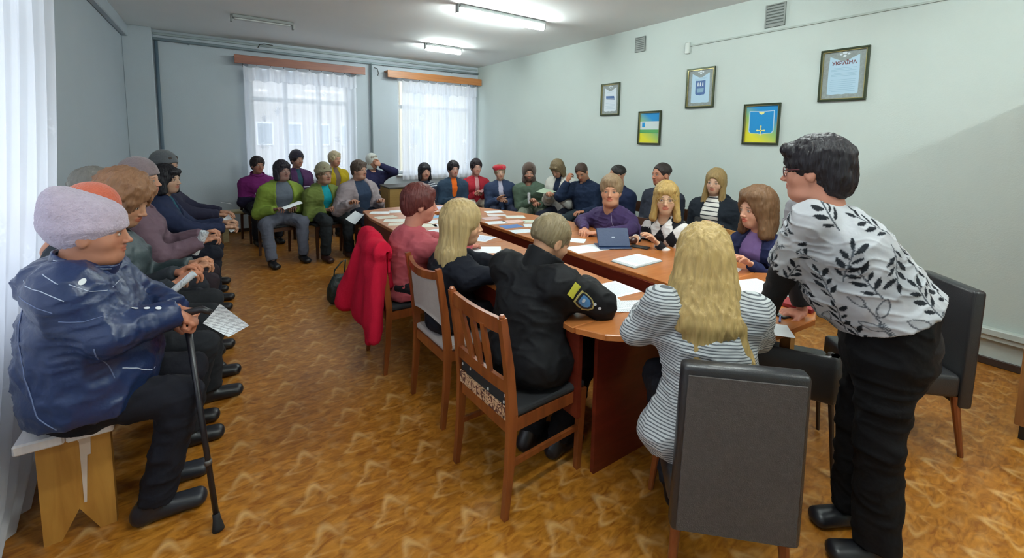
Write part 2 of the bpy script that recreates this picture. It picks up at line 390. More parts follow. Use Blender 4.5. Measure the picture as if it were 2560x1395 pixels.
# ------------------------------------------------------------------ people: heads and hands
HEADC, HANDC = {}, {}
def head_sdf(kind):
    wd = {'f': 1.0, 'm': 1.05, 'p': 1.12}[kind]; jaw = {'f': 0, 'm': .004, 'p': .006}[kind]
    o = [('+', ell((0, -.012, .030), (.074, .094, .086)), 0),
         ('+', ell((0, .018, -.030), (.060 * wd, .074, .086)), .03),
         ('+', ell((0, .050, -.088), (.026 * wd + jaw, .028, .022 + jaw)), .035),
         ('+', ell((-.036 * wd, .048, -.034), (.024, .026, .026)), .02), ('+', ell((.036 * wd, .048, -.034), (.024, .026, .026)), .02),
         ('+', ecap((-.034, .074, .019), (.034, .074, .019), .0095), .016),
         ('-', ell((-.032, .103, -.002), .0175), .014), ('-', ell((.032, .103, -.002), .0175), .014),
         ('+', ecap((0, .086, .004), (0, .104, -.030), .0065, .0095), .012), ('+', ell((0, .106, -.032), (.0095, .010, .0085)), .006),
         ('+', ell((-.0125, .096, -.036), (.007, .009, .006)), .005), ('+', ell((.0125, .096, -.036), (.007, .009, .006)), .005),
         ('+', ell((-.0315, .0745, -.001), (.0135, .0125, .0125)), .002), ('+', ell((.0315, .0745, -.001), (.0135, .0125, .0125)), .002),
         ('+', ecap((-.0315 - .013, .079, .0095), (-.0315 + .012, .082, .0085), .004), .004), ('+', ecap((.0315 + .013, .079, .0095), (.0315 - .012, .082, .0085), .004), .004),
         ('+', ell((0, .086, -.0545), (.021, .011, .006)), .007), ('+', ell((0, .085, -.0655), (.017, .0105, .0065)), .006),
         ('-', ecap((-.021, .097, -.060), (.021, .097, -.060), .0028), .004),
         ('+', ell((-.076, -.006, -.012), (.008, .019, .031)), .008), ('+', ell((.076, -.006, -.012), (.008, .019, .031)), .008),
         ('-', ell((-.084, .002, -.008), (.005, .010, .016)), .005), ('-', ell((.084, .002, -.008), (.005, .010, .016)), .005),
         ('+', ecap((0, -.022, -.055), (0, -.050, -.205), (.052 * wd, .055 * wd), (.060 * wd, .056 * wd), right=(1, 0, 0)), .025)]
    if kind == 'p': o.append(('+', ell((0, .030, -.098), (.052, .045, .026)), .03))
    return o
def get_head(kind, h):
    if (kind, h) not in HEADC: HEADC[(kind, h)] = sdf_mesh(head_sdf(kind), h)
    return HEADC[(kind, h)]
def head_colors(v, skin, lips=.35, brow='#3a2a20', beard=None, blush=.25, iris='#3a3026'):
    s = np.array(C(skin)[:3], f4); c = np.tile(s, (len(v), 1))
    x, y, z = np.abs(v[:, 0]), v[:, 1], v[:, 2]
    def mix(m, col, k=1.0):
        m = (np.clip(m, 0, 1) * k)[:, None]; c[:] = c * (1 - m) + np.array(col, f4) * m
    ch = np.exp(-(((x - .036) / .022) ** 2 + ((z + .032) / .022) ** 2)) * (y > .03)
    mix(ch, s * np.array([1.05, .72, .66]), blush); mix(np.exp(-((x / .014) ** 2 + ((z + .032) / .014) ** 2)) * (y > .08), s * np.array([1.05, .75, .7]), blush)
    mix((vnoise(v, 40) - .4) * 1.5, s * .88, .35)
    lp = 1.3 - np.sqrt((x / .0215) ** 2 + ((z + .060) / .0125) ** 2); mix(np.where(y > .07, lp * 3, 0), s * np.array([.95, .42, .42]), .45 + lips)
    mix((1.15 - np.sqrt((x / .021) ** 2 + ((z + .060) / .0022) ** 2)) * 3 * (y > .07), s * .35, .7)
    bd = 1 - np.sqrt(((x - .032) / .019) ** 2 + ((z - .021 + (x - .03) * .12) / .0052) ** 2); mix(bd * 3 * (y > .045), C(brow)[:3], .75)
    mix((1 - np.sqrt(((x - .0315) / .0175) ** 2 + ((z + .001) / .010) ** 2)) * 2 * (y > .06), s * .55, .6)
    mix((1 - np.sqrt(((x - .0315) / .0125) ** 2 + ((z + .002) / .0058) ** 2)) * 4 * (y > .06), (.55, .53, .5), .95)
    mix((1 - np.sqrt(((x - .0315) / .0058) ** 2 + ((z + .001) / .0062) ** 2)) * 4 * (y > .07), np.array(C(iris)[:3]) * .5, 1)
    mix((1 - np.sqrt(((x - .0315) / .016) ** 2 + ((z - .0065) / .0022) ** 2)) * 3 * (y > .06), (.03, .02, .02), .8)
    if beard:
        m = np.clip((-.035 - z) / .012, 0, 1) * (z > -.12) * np.clip((y + .01) / .03, 0, 1) * (lp < .1); mix(m, C(beard)[:3], .8)
    return c
def hand_sdf(pose):
    curl = {'relax': (24, 28, 18), 'flat': (6, 8, 6), 'grip': (62, 80, 45), 'hold': (38, 50, 28)}[pose]; th = {'relax': .35, 'flat': .7, 'grip': -.15, 'hold': .1}[pose]
    o = [('+', ecap((-.004, .0, 0), (0, .045, 0), (.026, .017), (.038, .015), right=(1, 0, 0)), 0), ('+', ecap((0, .045, 0), (.001, .080, .002), (.038, .014), (.040, .0125), right=(1, 0, 0)), .01)]
    o.append(('+', ell((-.024, .035, -.008), (.017, .028, .014)), .012))
    for i, (x, l) in enumerate(((-.030, .072), (-.010, .080), (.011, .075), (.030, .058))):
        p = V(x, .082 - (.006 if i in (0,) else 0) - (.012 if i == 3 else 0), .003); a = 0; r = .0092 if i < 3 else .008; sp = (x * .9)
        for j, fr in enumerate((.46, .30, .24)):
            a += math.radians(curl[j] * (1 + .12 * (i - 1))); d = V(sp * (1 - .5 * j), math.cos(a), -math.sin(a)); q = p + nrm(d) * l * fr
            o.append(('+', ecap(p, q, r - .0007 * j, r - .0007 * (j + 1)), .006 if j == 0 else .002)); p = q
    p = V(-.030, .022, -.006)
    for j, (d, l) in enumerate(((V(-.75, .75, -.35), .040), (V(-.45 * th - .1, 1, -.25 - .3 * (th < 0)), .032), (V(.3 - .5 * th, 1, -.2 - .35 * (th < 0)), .026))):
        q = p + nrm(d) * l; o.append(('+', ecap(p, q, .0125 - .0016 * j, .0115 - .0016 * j), .01 if j == 0 else .002)); p = q
    return o
def get_hand(pose, h):
    if (pose, h) not in HANDC: HANDC[(pose, h)] = sdf_mesh(hand_sdf(pose), h, .012)
    return HANDC[(pose, h)]
def frame(fwd, up):
    y = nrm(fwd); x = nrm(np.cross(y, up)); z = np.cross(x, y); return np.stack([x, y, z], 1)      # columns
def rot_head(yaw, pitch=0, tilt=0):
    a = math.radians(yaw); p = math.radians(pitch); t = math.radians(tilt)
    y = V(math.cos(a) * math.cos(p), math.sin(a) * math.cos(p), math.sin(p)); x = V(math.sin(a), -math.cos(a), 0); z = np.cross(x, y)
    x2 = x * math.cos(t) + z * math.sin(t); z2 = -x * math.sin(t) + z * math.cos(t); return np.stack([x2, y, z2], 1)

# hair and hats in the head's own frame
FACE = ell((0, .115, -.045), (.060, .075, .092))
def cran(t, top=0, low=0, side=None, back=0):
    s = t if side is None else side
    return ell((0, -.016 - back, .032 + top / 2 - low / 2), (.076 + s, .095 + t + back, .088 + t + top / 2 + low / 2))
def hair_ops(st):
    def groove(P): return 0
    if st == 'crop': o = [('+', cran(.008), 0), ('-', ell((0, .10, -.040), (.078, .085, .108)), .01), ('&', plane((0, -.45, -1), .012), .01), ('-', ell((.085, .004, -.02), (.03, .02, .035)), .01), ('-', ell((-.085, .004, -.02), (.03, .02, .035)), .01)]
    elif st == 'short': o = [('+', cran(.017, .006), 0), ('+', ecap((-.04, .068, .088), (.04, .068, .085), .018), .02), ('+', ell((0, -.07, -.03), (.06, .045, .055)), .03), ('-', ell((0, .118, -.052), (.062, .075, .105)), .012), ('-', ell((.088, .012, -.035), (.024, .02, .030)), .01), ('-', ell((-.088, .012, -.035), (.024, .02, .030)), .01), ('&', plane((0, -.2, -1), .095), .01)]
    elif st == 'puffy': o = [('+', cran(.030, .02), 0), ('+', ecap((-.05, .062, .085), (.05, .062, .085), .028), .02), ('+', ell((0, -.07, -.04), (.085, .055, .08)), .03), ('-', ell((0, .13, -.062), (.066, .075, .112)), .012), ('-', ell((.10, .03, -.035), (.026, .026, .034)), .01), ('-', ell((-.10, .03, -.035), (.026, .026, .034)), .01), ('&', plane((0, -.1, -1), .12), .01)]
    elif st == 'bob': o = [('+', cran(.018, .006), 0), ('+', ecap((-.07, .0, .0), (-.078, .008, -.105), (.02, .05), (.022, .045), right=(1, 0, 0)), .02), ('+', ecap((.07, .0, .0), (.078, .008, -.105), (.02, .05), (.022, .045), right=(1, 0, 0)), .02), ('+', ell((0, -.07, -.06), (.075, .045, .07)), .03), ('+', ecap((-.05, .075, .07), (.05, .075, .07), .017), .02), ('-', ell((0, .122, -.06), (.055, .075, .11)), .01), ('&', plane((0, 0, -1), .135), .006)]
    elif st == 'medium': o = [('+', cran(.020, .008), 0), ('+', ecap((-.07, .0, .0), (-.088, .012, -.15), (.024, .05), (.03, .05), right=(1, 0, 0)), .02), ('+', ecap((.07, .0, .0), (.088, .012, -.15), (.024, .05), (.03, .05), right=(1, 0, 0)), .02), ('+', ell((0, -.075, -.08), (.085, .045, .10)), .03), ('+', ecap((-.055, .07, .075), (.045, .078, .062), .018), .02), ('-', ell((0, .122, -.05), (.056, .075, .105)), .01), ('&', plane((0, 0, -1), .185), .01)]
    elif st == 'swept': o = [('+', cran(.028, .014), 0), ('+', ecap((-.07, -.01, .0), (-.090, -.0, -.15), (.03, .055), (.034, .055), right=(1, 0, 0)), .03), ('+', ecap((.07, -.01, .0), (.090, .0, -.15), (.03, .055), (.034, .055), right=(1, 0, 0)), .03), ('+', ell((0, -.075, -.08), (.09, .055, .11)), .03), ('+', ecap((-.05, .06, .095), (.045, .055, .10), .026), .03), ('-', ell((0, .130, -.030), (.068, .085, .105)), .014), ('&', plane((0, 0, -1), .19), .01)]
    elif st == 'long': o = [('+', cran(.018, .006), 0), ('+', ecap((-.066, -.01, .0), (-.085, .0, -.24), (.026, .05), (.034, .045), right=(1, 0, 0)), .02), ('+', ecap((.066, -.01, .0), (.085, .0, -.24), (.026, .05), (.034, .045), right=(1, 0, 0)), .02), ('+', ecap((0, -.07, .0), (0, -.10, -.25), (.075, .04), (.085, .035), right=(1, 0, 0)), .03), ('-', ell((0, .120, -.045), (.054, .075, .105)), .01), ('-', ecap((0, .06, -.12), (0, .05, -.3), (.045, .075), (.055, .07), right=(1, 0, 0)), .01), ('&', plane((0, 0, -1), .285), .01)]
    elif st == 'beanie': o = [('+', cran(.018, .022), 0), ('+', ell((0, -.025, .045), (.098, .116, .03)), .01), ('&', plane((0, .30, -1), -.012), .004)]
    elif st == 'tallbeanie': o = [('+', cran(.014, .030, back=.008), 0), ('+', ecap((0, -.05, .085), (0, -.085, .128), (.050, .04), (.030, .020), right=(1, 0, 0)), .05), ('+', ell((0, -.018, .025), (.092, .112, .040)), .012), ('+', ell((0, -.075, .10), (.075, .045, .055)), .04), ('&', plane((0, .42, 1), .122), .03), ('&', plane((0, .85, -1), .048), .006), ('&', plane((0, 0, -1), .085), .006)]
    elif st == 'beret': o = [('+', ell((0, -.025, .080), (.108, .118, .050)), 0), ('+', ell((0, -.01, .045), (.089, .107, .035)), .015), ('&', plane((0, .45, -1), -.012), .004)]
    elif st == 'cap': o = [('+', cran(.012, .012), 0), ('+', ecap((-.03, .09, .052), (.03, .09, .052), (.05, .008), right=(1, 0, 0)), .01), ('&', plane((0, .12, -1), -.030), .004)]
    elif st == 'scarf': o = [('+', cran(.016, .008), 0), ('+', ell((0, -.03, -.08), (.085, .085, .07)), .03), ('-', ell((0, .115, -.03), (.056, .075, .085)), .006), ('-', ecap((0, -.02, -.10), (0, -.04, -.3), .055), .0), ('&', plane((0, 0, -1), .17), .01)]
    elif st == 'hood': o = [('+', cran(.026, .012, back=.015), 0), ('+', ell((0, -.05, -.09), (.10, .10, .09)), .03), ('-', ell((0, .125, -.03), (.062, .085, .095)), .008), ('-', ecap((0, -.01, -.06), (0, -.04, -.3), .06), .0), ('&', plane((0, 0, -1), .18), .01)]
    elif st == 'furhat': o = [('+', cran(.03, .03), 0), ('+', ell((0, -.02, .05), (.112, .128, .045)), .02), ('&', plane((0, .2, -1), -.02), .006)]
    elif st == 'bun': o = [('+', cran(.010, .002), 0), ('+', ell((0, -.095, -.045), (.030, .024, .030)), .012), ('-', ell((0, .112, -.045), (.068, .075, .115)), .008), ('-', ell((.086, .004, -.02), (.024, .02, .034)), .01), ('-', ell((-.086, .004, -.02), (.024, .02, .034)), .01), ('&', plane((0, -.3, -1), .045), .01)]
    return o
HAIRC = {}
def get_hair(st, h):
    if (st, h) not in HAIRC:
        v, q = sdf_mesh(hair_ops(st), h)
        if st in ('crop', 'short', 'puffy', 'bob', 'medium', 'swept', 'long', 'bun'):
            n_ = vnormals(v, q); ang = np.arctan2(v[:, 0], -(v[:, 1] + .01)); P = np.stack([ang * .12, v[:, 2] * .12 + v[:, 1] * .05, v[:, 1] * .1], 1).astype(f4)
            d = (vnoise(P, 260) - .5) * (.007 if st != 'crop' else .003) + (vnoise(v, 45) - .5) * (.016 if st == 'puffy' else .005); v = v + n_ * d[:, None]
        elif st in ('tallbeanie', 'furhat'): v = v + vnormals(v, q) * ((vnoise(v, 220) - .5) * .004)[:, None]
        HAIRC[(st, h)] = (v, q)
    return HAIRC[(st, h)]

SKIN = vcol_mat('skin', .5, spec=.35)
def ik(S, W, l1, l2, pole):
    d = W - S; D = np.linalg.norm(d); k = max(1.0, D / (l1 + l2) * 1.01); l1 *= k; l2 *= k
    a = (l1 * l1 - l2 * l2 + D * D) / (2 * D); hh = math.sqrt(max(0, l1 * l1 - a * a)); u = d / D; p = pole - u * (pole @ u); return S + u * a + nrm(p) * hh

def person(label, head, pel, th, zs=.46, look=None, pitch=0, tilt=0, near=0, kind='f', skin='#c9957a', S=1.0, G=1.0, coat=.012,
           top='#445566', inner=None, innerw=.07, pants='#23252c', shoes='#15151a', hair=None, haircol='#3a2a20', hat=None, hatcol='#555555',
           hands=None, hdir=None, hup=None, hpose=('relax', 'relax'), knees=None, feet=None, standing=False, hood=False, collar=None, topmat=None, patmat=None,
           beard=None, brow='#4a3a2c', lips=.3, extra=None, length=0, elbow=None, topname='jacket', innername='sweater', shoulders=None, headS=1.0, parts=None, fat=0, sleevecut=None, chest=None, innermat=None, topcolor=None, tophc=None, lowcut=None, foot_dir=None, iris='#3a3026'):
    """one person: continuous body mesh with head, neck and fingers; clothes, hair and shoes as children"""
    hx = {0: .0062, 1: .0045, 2: .0032}[near]; hc = {0: .0145, 1: .011, 2: .0085}[near]
    a = math.radians(th); F = V(math.cos(a), math.sin(a), 0); Rt = V(math.sin(a), -math.cos(a), 0); UP = V(0, 0, 1)
    base = V(pel[0], pel[1], 0); root = empty('person', tuple(base)); tag(root, label, 'person')
    head = V(*head); PV = V(pel[0], pel[1], zs + .10 * S) if len(pel) == 2 else V(*pel)
    Hd = rot_head(th if look is None else look, pitch, tilt)
    nb = head + Hd @ V(0, -.040, -.150) * S * headS - UP * .02
    Hb = nb * .75 + (head - UP * .17 - F * .03) * .25; spine = nrm(Hb - PV); L = np.linalg.norm(Hb - PV)
    right = Rt; mid = PV + spine * L * .5 - F * .01
    che = PV + spine * L * .76
    if shoulders is None:
        sc0 = Hb - spine * .065 * S - F * .0
        SH = [sc0 + Rt * sg * (.158 * S + .05 * (G - 1)) - UP * .022 for sg in (-1, 1)]
    else: SH = [V(*shoulders[0]), V(*shoulders[1])]; right = nrm(SH[1] - SH[0])
    def Lc(p): return PV * V(1, 1, 0) + Rt * p[0] + F * p[1] + UP * p[2]
    if hands is None: hands = ((-.07, .27, zs + .19), (.07, .27, zs + .19))
    W = []
    for i, hnd in enumerate(hands):
        if hnd is None: W.append(None); continue
        W.append(V(*hnd[1:]) if len(hnd) == 4 else Lc(hnd))
    EL = []
    for i, sg in ((0, -1), (1, 1)):
        if W[i] is None: W[i] = SH[i] + Rt * sg * .05 - UP * .5 * S
        if elbow and elbow[i] is not None: EL.append(V(*elbow[i])); continue
        EL.append(ik(SH[i], W[i], .285 * S, .25 * S, -UP * 1.0 - F * .35 + Rt * sg * .45))
    HP = [PV + Rt * sg * .088 * S for sg in (-1, 1)]
    if knees is None: KN = [Lc((sg * .14, .42 * S, zs + .055)) for sg in (-1, 1)]
    else: KN = [V(*k[1:]) if len(k) == 4 else Lc(k) for k in knees]
    if feet is None: FT = [Lc((sg * .14, .40 * S, .085)) for sg in (-1, 1)]
    else: FT = [V(*k[1:]) if len(k) == 4 else Lc(k) for k in feet]
    fds = [F, F] if foot_dir is None else [nrm(V(*d_, 0)) for d_ in foot_dir]
    B3 = base.astype(f4)
    # ---- continuous body
    vs, qs, cs = [], [], []; off = 0
    def add(v, q, c):
        nonlocal off
        vs.append(v.astype(f4)); qs.append(q + off); cs.append(c); off += len(v)
    v, q = get_head(kind, hx); cc = head_colors(v, skin, lips, brow, beard, iris=iris); add((v * S * headS) @ Hd.T.astype(f4) + head.astype(f4), q, cc)
    sk = np.array(C(skin)[:3], f4)
    for i, sg in ((0, -1), (1, 1)):
        fd = nrm(W[i] - EL[i]) if hdir is None or hdir[i] is None else nrm(V(*hdir[i])); up_ = (UP + .01 * F) if hup is None or hup[i] is None else V(*hup[i])
        HM = frame(fd, up_); v, q = get_hand(hpose[i], max(hx * .9, .0032)); v = v.copy()
        if sg < 0: v[:, 0] *= -1; q = q[:, ::-1]
        c = np.tile(sk, (len(v), 1)) * np.array([1.02, .9, .86], f4); kn_ = np.exp(-((v[:, 1] - .082) / .012) ** 2)[:, None]; c = c * (1 - .12 * kn_)
        add((v * S) @ HM.T.astype(f4) + W[i].astype(f4), q, c)
    o = [('+', ecap(PV, mid, (.13 * G, .10 * G), (.12 * G, .095 * G), right=right), 0), ('+', ecap(mid, Hb - spine * .06, (.12 * G, .095 * G), (.12, .08), right=right), .04), ('+', ecap(SH[0], SH[1], .045), .04), ('+', ecap(Hb - spine * .05, head - Hd @ V(0, .045, .12) * S, .046), .03)]
    for i in (0, 1):
        o += [('+', ecap(SH[i], EL[i], .040, .034), .03), ('+', ecap(EL[i], W[i], .034, .0235), .02), ('+', ecap(HP[i], KN[i], .070, .050), .04), ('+', ecap(KN[i], FT[i], .050, .034), .02), ('+', ecap(FT[i] - UP * .03, FT[i] + fds[i] * .13 - UP * .045, .03, .022), .02)]
    v, q = sdf_mesh(o, .02 if not near else .015); add(v, q, np.tile(sk, (len(v), 1)))
    v = np.concatenate(vs) - B3; q = np.concatenate(qs); c = np.concatenate(cs)
    me = arr_mesh('body', v, q); at = me.color_attributes.new('Col', 'FLOAT_COLOR', 'POINT')
    at.data.foreach_set('color', np.concatenate([np.clip(c, 0, 1), np.ones((len(c), 1), f4)], 1).astype(f4).ravel())
    link('body', me, SKIN, root)
    # ---- torso garment
    def part(name, ops, m, h=hc, wr=.004, s=14, lab=None, cut=None):
        v, q = sdf_mesh(ops, h)
        if wr: v = wrinkle(v, q, wr, s)
        o_ = link(name, arr_mesh(name, v - B3, q), m, root)
        if lab: o_['label'] = lab
        return o_
    g, t = G, coat
    low = PV + (UP * -.03 if not standing else -spine * .05) - F * .01
    def torso(tt, sleeves=True, bot=low, sl=True):
        hw = (.150 * g + tt, .115 * g + tt); ww = (.140 * g + tt, .105 * g + tt); cw = (.150 * (g * .5 + .5) + tt, .108 * (g * .5 + .5) + tt)
        o = [('+', ecap(bot, mid, hw, ww, right=right, flatA=standing), 0), ('+', ecap(mid, che, ww, cw, right=right), .05),
             ('+', ecap(che, Hb - spine * .075, cw, (.105 * S, .070), right=right), .05),
             ('+', ecap(Hb - spine * .05, SH[0] - UP * .012, .060 * S + tt * .6, .055 * S + tt * .6), .06), ('+', ecap(Hb - spine * .05, SH[1] - UP * .012, .060 * S + tt * .6, .055 * S + tt * .6), .06),
             ('+', ecap(Hb - spine * .08, Hb - spine * .01, (.085, .070), (.060 + tt * .3, .060 + tt * .3), right=right), .04)]
        if kind != 'm' or (chest or 0) > 0:
            for sg in (-1, 1): o.append(('+', ell(che + F * (.075 + .03 * (g - 1)) + Rt * sg * .068 - spine * .045, (.062 + tt, .062 + tt, .066 + tt)), .06))
        if fat: o.append(('+', ell(PV + spine * L * .34 + F * .055, .115 * g + fat), .08))
        return o
    def sleeve(i, tt, cutw=.985):
        e = EL[i]; wv = EL[i] + (W[i] - EL[i]) * cutw
        r1, r2, r3 = .052 + tt, .043 + tt, .031 + tt * .75
        gg = .5 + g * .5
        if sleevecut and sleevecut[i]:
            e2 = SH[i] + (EL[i] - SH[i]) * sleevecut[i]
            return [('+', ecap(SH[i], e2, r1 * gg * 1.08, r2 * gg * 1.25, flatB=True), .035)]
        return [('+', ecap(SH[i] - UP * .012, e, r1 * gg * .96, r2 * gg), .07), ('+', ecap(e, wv, r2 * gg, r3, flatB=True), .018)]
    ops = torso(t)
    for i in (0, 1): ops += sleeve(i, t)
    if length:
        for i in (0, 1):
            e_ = HP[i] + (KN[i] - HP[i]) * length; ops.append(('+', ecap(HP[i], e_, (.098 * g + t), (.085 * g + t), flatB=True), .05))
    if hood: ops += [('+', ecap(Hb - Rt * .07 - F * .075 + UP * .0, Hb + Rt * .07 - F * .075, .052, .052), .03), ('+', ell(Hb - F * .10 - UP * .04, (.085, .06, .07)), .03)]
    if collar:
        ca_ = nrm(head - Hb + F * .02); cr_ = .074 + t * .7; c0 = Hb - ca_ * .03
        part('collar', [('+', ecap(c0, Hb + ca_ * collar, (cr_, cr_), (cr_ * 1.1, cr_ * 1.1), right=right, flatB=True), 0), ('-', ecap(c0, Hb + ca_ * (collar + .06), cr_ - .016, cr_ * 1.14 - .012), .004), ('-', ecap(Hb + F * .12 + ca_ * .02, Hb + F * .12 + ca_ * .2, .022), .01)], topmat or fabric(top), h=min(hc, .0085), wr=0)
    if not standing: ops.append(('&', plane((0, 0, -1), -(lowcut or (zs + .012))), .01))
    if extra: ops = extra(dict(ops=ops, PV=PV, mid=mid, che=che, Hb=Hb, F=F, Rt=Rt, UP=UP, SH=SH, EL=EL, W=W, HP=HP, KN=KN, head=head, spine=spine, t=t, right=right, hc=hc, root=root, B3=B3, part=part))
    if inner and not standing:
        r0_ = .020 + t * .45
        for sg in (-1, 1): ops += [('+', ecap(Hb - F * .062 + UP * .012, Hb + Rt * sg * .068 - F * .015 - UP * .002, r0_), .02), ('+', ecap(Hb + Rt * sg * .068 - F * .015 - UP * .002, Hb + Rt * sg * .060 + F * .07 - UP * .07, r0_ * .95, r0_ * .7), .02)]
    if inner:
        wf = innerw; topo = Hb + F * .13 + UP * .03; boto = PV + F * .25 + spine * .02
        ops += [('-', ecap(topo, che + F * .15, (wf * .95, .13), (wf, .085), right=right), .006), ('-', ecap(che + F * .15, boto, (wf, .085), (wf * 1.15, .10), right=right), .006)]
        io = torso(max(-.006, t - .016)); part(innername, io, innermat or fabric(inner), wr=.002)
    else:
        ops += [('-', ecap(Hb + F * .045 + UP * .01, Hb + F * .07 + UP * .12, (.050, .055), (.07, .07), right=right), .01)] if not collar else []
    tp = part(topname, ops, topmat or (vcol_mat('printed_cloth', .85, bump=.4, spec=.2) if topcolor else fabric(top)), h=tophc or hc, wr=(.0080 if near == 2 else .0065) if coat > .015 else (.008 if near == 2 else .005), s=15)
    if topcolor:
        me_ = tp.data; co = np.empty(len(me_.vertices) * 3, f4); me_.vertices.foreach_get('co', co); co = co.reshape(-1, 3) + B3
        at2 = me_.color_attributes.new('Col', 'FLOAT_COLOR', 'POINT'); cl = topcolor(co, dict(PV=PV, Hb=Hb, F=F, Rt=Rt, SH=SH, EL=EL)); at2.data.foreach_set('color', np.concatenate([cl, np.ones((len(co), 1), f4)], 1).astype(f4).ravel())
    # ---- trousers, shoes
    if pants:
        pr = .078 * (.6 + .4 * g)
        ops = [('+', ecap(PV + Rt * -.05, PV + Rt * .05, .118 * g * .95), 0)]
        if standing: ops = [('+', ecap(PV - UP * .10, PV + UP * .06, (.150 * g, .125 * g), (.145 * g, .115 * g), right=right), 0)]
        for i in (0, 1):
            ops += [('+', ecap(HP[i], KN[i], .092 * (.5 + .5 * g), pr * .86), .04), ('+', ecap(KN[i], FT[i] + UP * .0, pr * .86, .058 if not standing else .075, flatB=True), .03)]
        part('trousers', ops, patmat or fabric(pants), wr=.009, s=12)
    for i in (0, 1):
        f_ = fds[i]; A = FT[i] * V(1, 1, 0) - f_ * .045 + UP * .045; Bq = FT[i] * V(1, 1, 0) + f_ * .138 * S + UP * .034; z0 = max(0, FT[i][2] - .085)
        A = A + UP * z0; Bq = Bq + UP * z0; rr = np.cross(f_, UP)
        o = [('+', ecap(A, Bq, (.036, .045), (.046, .034), right=rr), 0), ('+', ecap(A, FT[i] + UP * .025, .040, .047, flatB=True), .02)]
        fl = float(z0); o.append(('&', plane((0, 0, -1), -fl - .002), 0)); part('shoe', o, mat('shoe_leather' + shoes, shoes, .4), h=min(hc, .011), wr=0)
    # ---- hair, hat in the head's frame
    HM4 = Matrix([[*(Hd[r] * S * headS), float(head[r] - base[r])] for r in range(3)] + [[0, 0, 0, 1]])
    def headpart(name, st, m, lab=None, k=1.0):
        v, q = get_hair(st, max(hx, .0045)); o_ = link(name, arr_mesh(name, v * f4(k), q), m, root); o_.matrix_local = HM4
        if lab: o_['label'] = lab
        return o_
    if hair: headpart('hair', hair, hairmat(haircol))
    if hat: headpart({'beanie': 'knit_hat', 'tallbeanie': 'knit_hat', 'beret': 'beret', 'cap': 'cap', 'scarf': 'headscarf', 'hood': 'hood', 'furhat': 'fluffy_hat'}[hat], hat, mat('hat_' + hatcol, hatcol, .95, noise=.15, nscale=50, bump=.6, bscale=140, sheen=.3, spec=.1), k=1.045)
    return dict(root=root, head=head, Hd=Hd, HM4=HM4, base=base, SH=SH, EL=EL, W=W, KN=KN, FT=FT, Hb=Hb, PV=PV, F=F, Rt=Rt, UP=UP, che=che, part=part, S=S)

# ------------------------------------------------------------------ the room
def structure(o): o['kind'] = 'structure'; return o
WA = (.46, 2.02, .86, 2.72); WB = (2.88, 4.50, .86, 2.72)      # far windows: x0 x1 z0 z1
LWY = (-.35, 3.45, .80, 2.72)                                   # left window: y0 y1 z0 z1
b = MB(); b.box((X0 - .3, Y0 - .2, -.12), (X1 + .2, Y1 + .3, 0)); structure(b.build('floor', floor_material()))
b = MB(); b.box((X0 - .3, Y0 - .2, ZC), (X1 + .2, Y1 + .3, ZC + .12)); structure(b.build('ceiling', CEIL))
b = MB()
for x0, x1 in ((X0 - .3, WA[0]), (WA[1], WB[0]), (WB[1], X1 + .2)): b.box((x0, Y1, 0), (x1, Y1 + .3, ZC))
for W_ in (WA, WB): b.box((W_[0], Y1, 0), (W_[1], Y1 + .3, W_[2])); b.box((W_[0], Y1, W_[3]), (W_[1], Y1 + .3, ZC))
structure(b.build('wall_far', WALL_COOL))
b = MB(); b.box((X1, Y0 - .2, 0), (X1 + .2, Y1, ZC)); structure(b.build('wall_right', WALL))
b = MB(); b.box((X0 - .3, Y0 - .2, 0), (X0, LWY[0], ZC)); b.box((X0 - .3, LWY[1], 0), (X0, Y1, ZC)); b.box((X0 - .3, LWY[0], 0), (X0, LWY[1], LWY[2])); b.box((X0 - .3, LWY[0], LWY[3]), (X0, LWY[1], ZC))
structure(b.build('wall_left', WALL_COOL))
b = MB(); b.box((X0, Y0 - .2, 0), (X1, Y0, ZC)); structure(b.build('wall_back', WALL))
b = MB(); b.box((X1 - .018, Y0, 0), (X1, Y1 - .018, .055), .004); structure(b.build('baseboard_right', PLINTH))
b = MB(); b.box((X0, Y1 - .018, 0), (X1 - .018, Y1, .055), .004); structure(b.build('baseboard_far', PLINTH))
b = MB(); b.box((X0, LWY[1], 0), (X0 + .018, Y1 - .018, .055), .004); structure(b.build('baseboard_left', PLINTH))
# boxed-in pillar in the far left corner, ledges and pipes along the walls
b = MB(); b.box((X0, Y1 - .16, 0), (-.70, Y1, ZC), .006); structure(b.build('trim_1', WALL_COOL))
b = MB(); b.box((-.70, Y1 - .035, 2.985), (X1 - .03, Y1, 3.02), .006); structure(b.build('trim_2', mat('trim_grey', '#9aa6a8', .6)))
b = MB(); b.box((X0, 3.6, 2.90), (X0 + .07, Y1 - .16, ZC), .01); structure(b.build('trim_3', WALL_COOL))
b = MB(); b.tube([(-.70, Y1 - .05, 2.925), (1.5, Y1 - .05, 2.905), (4.60, Y1 - .05, 2.925)], .021, 10)
pp = b.build('heating_pipe', mat('pipe_paint', '#93a3aa', .5), smooth=True); tag(pp, 'grey painted heating pipe running along the top of the far wall', 'pipe')
for y in (0.6, 2.2, 3.9):
    pass
br = MB()
for x in (-.3, 1.2, 2.6, 4.0): br.box((x, Y1 - .06, 2.89), (x + .02, Y1, 2.90))
br.build('bracket', mat('pipe_paint', '#93a3aa', .5), pp)
b = MB(); b.tube([(2.37, Y1 - .06, .06), (2.37, Y1 - .06, 2.90)], .019, 10); tag(b.build('riser_pipe', mat('pipe_dark', '#6c787c', .5), smooth=True), 'thin dark vertical pipe on the wall between the two far windows', 'pipe')
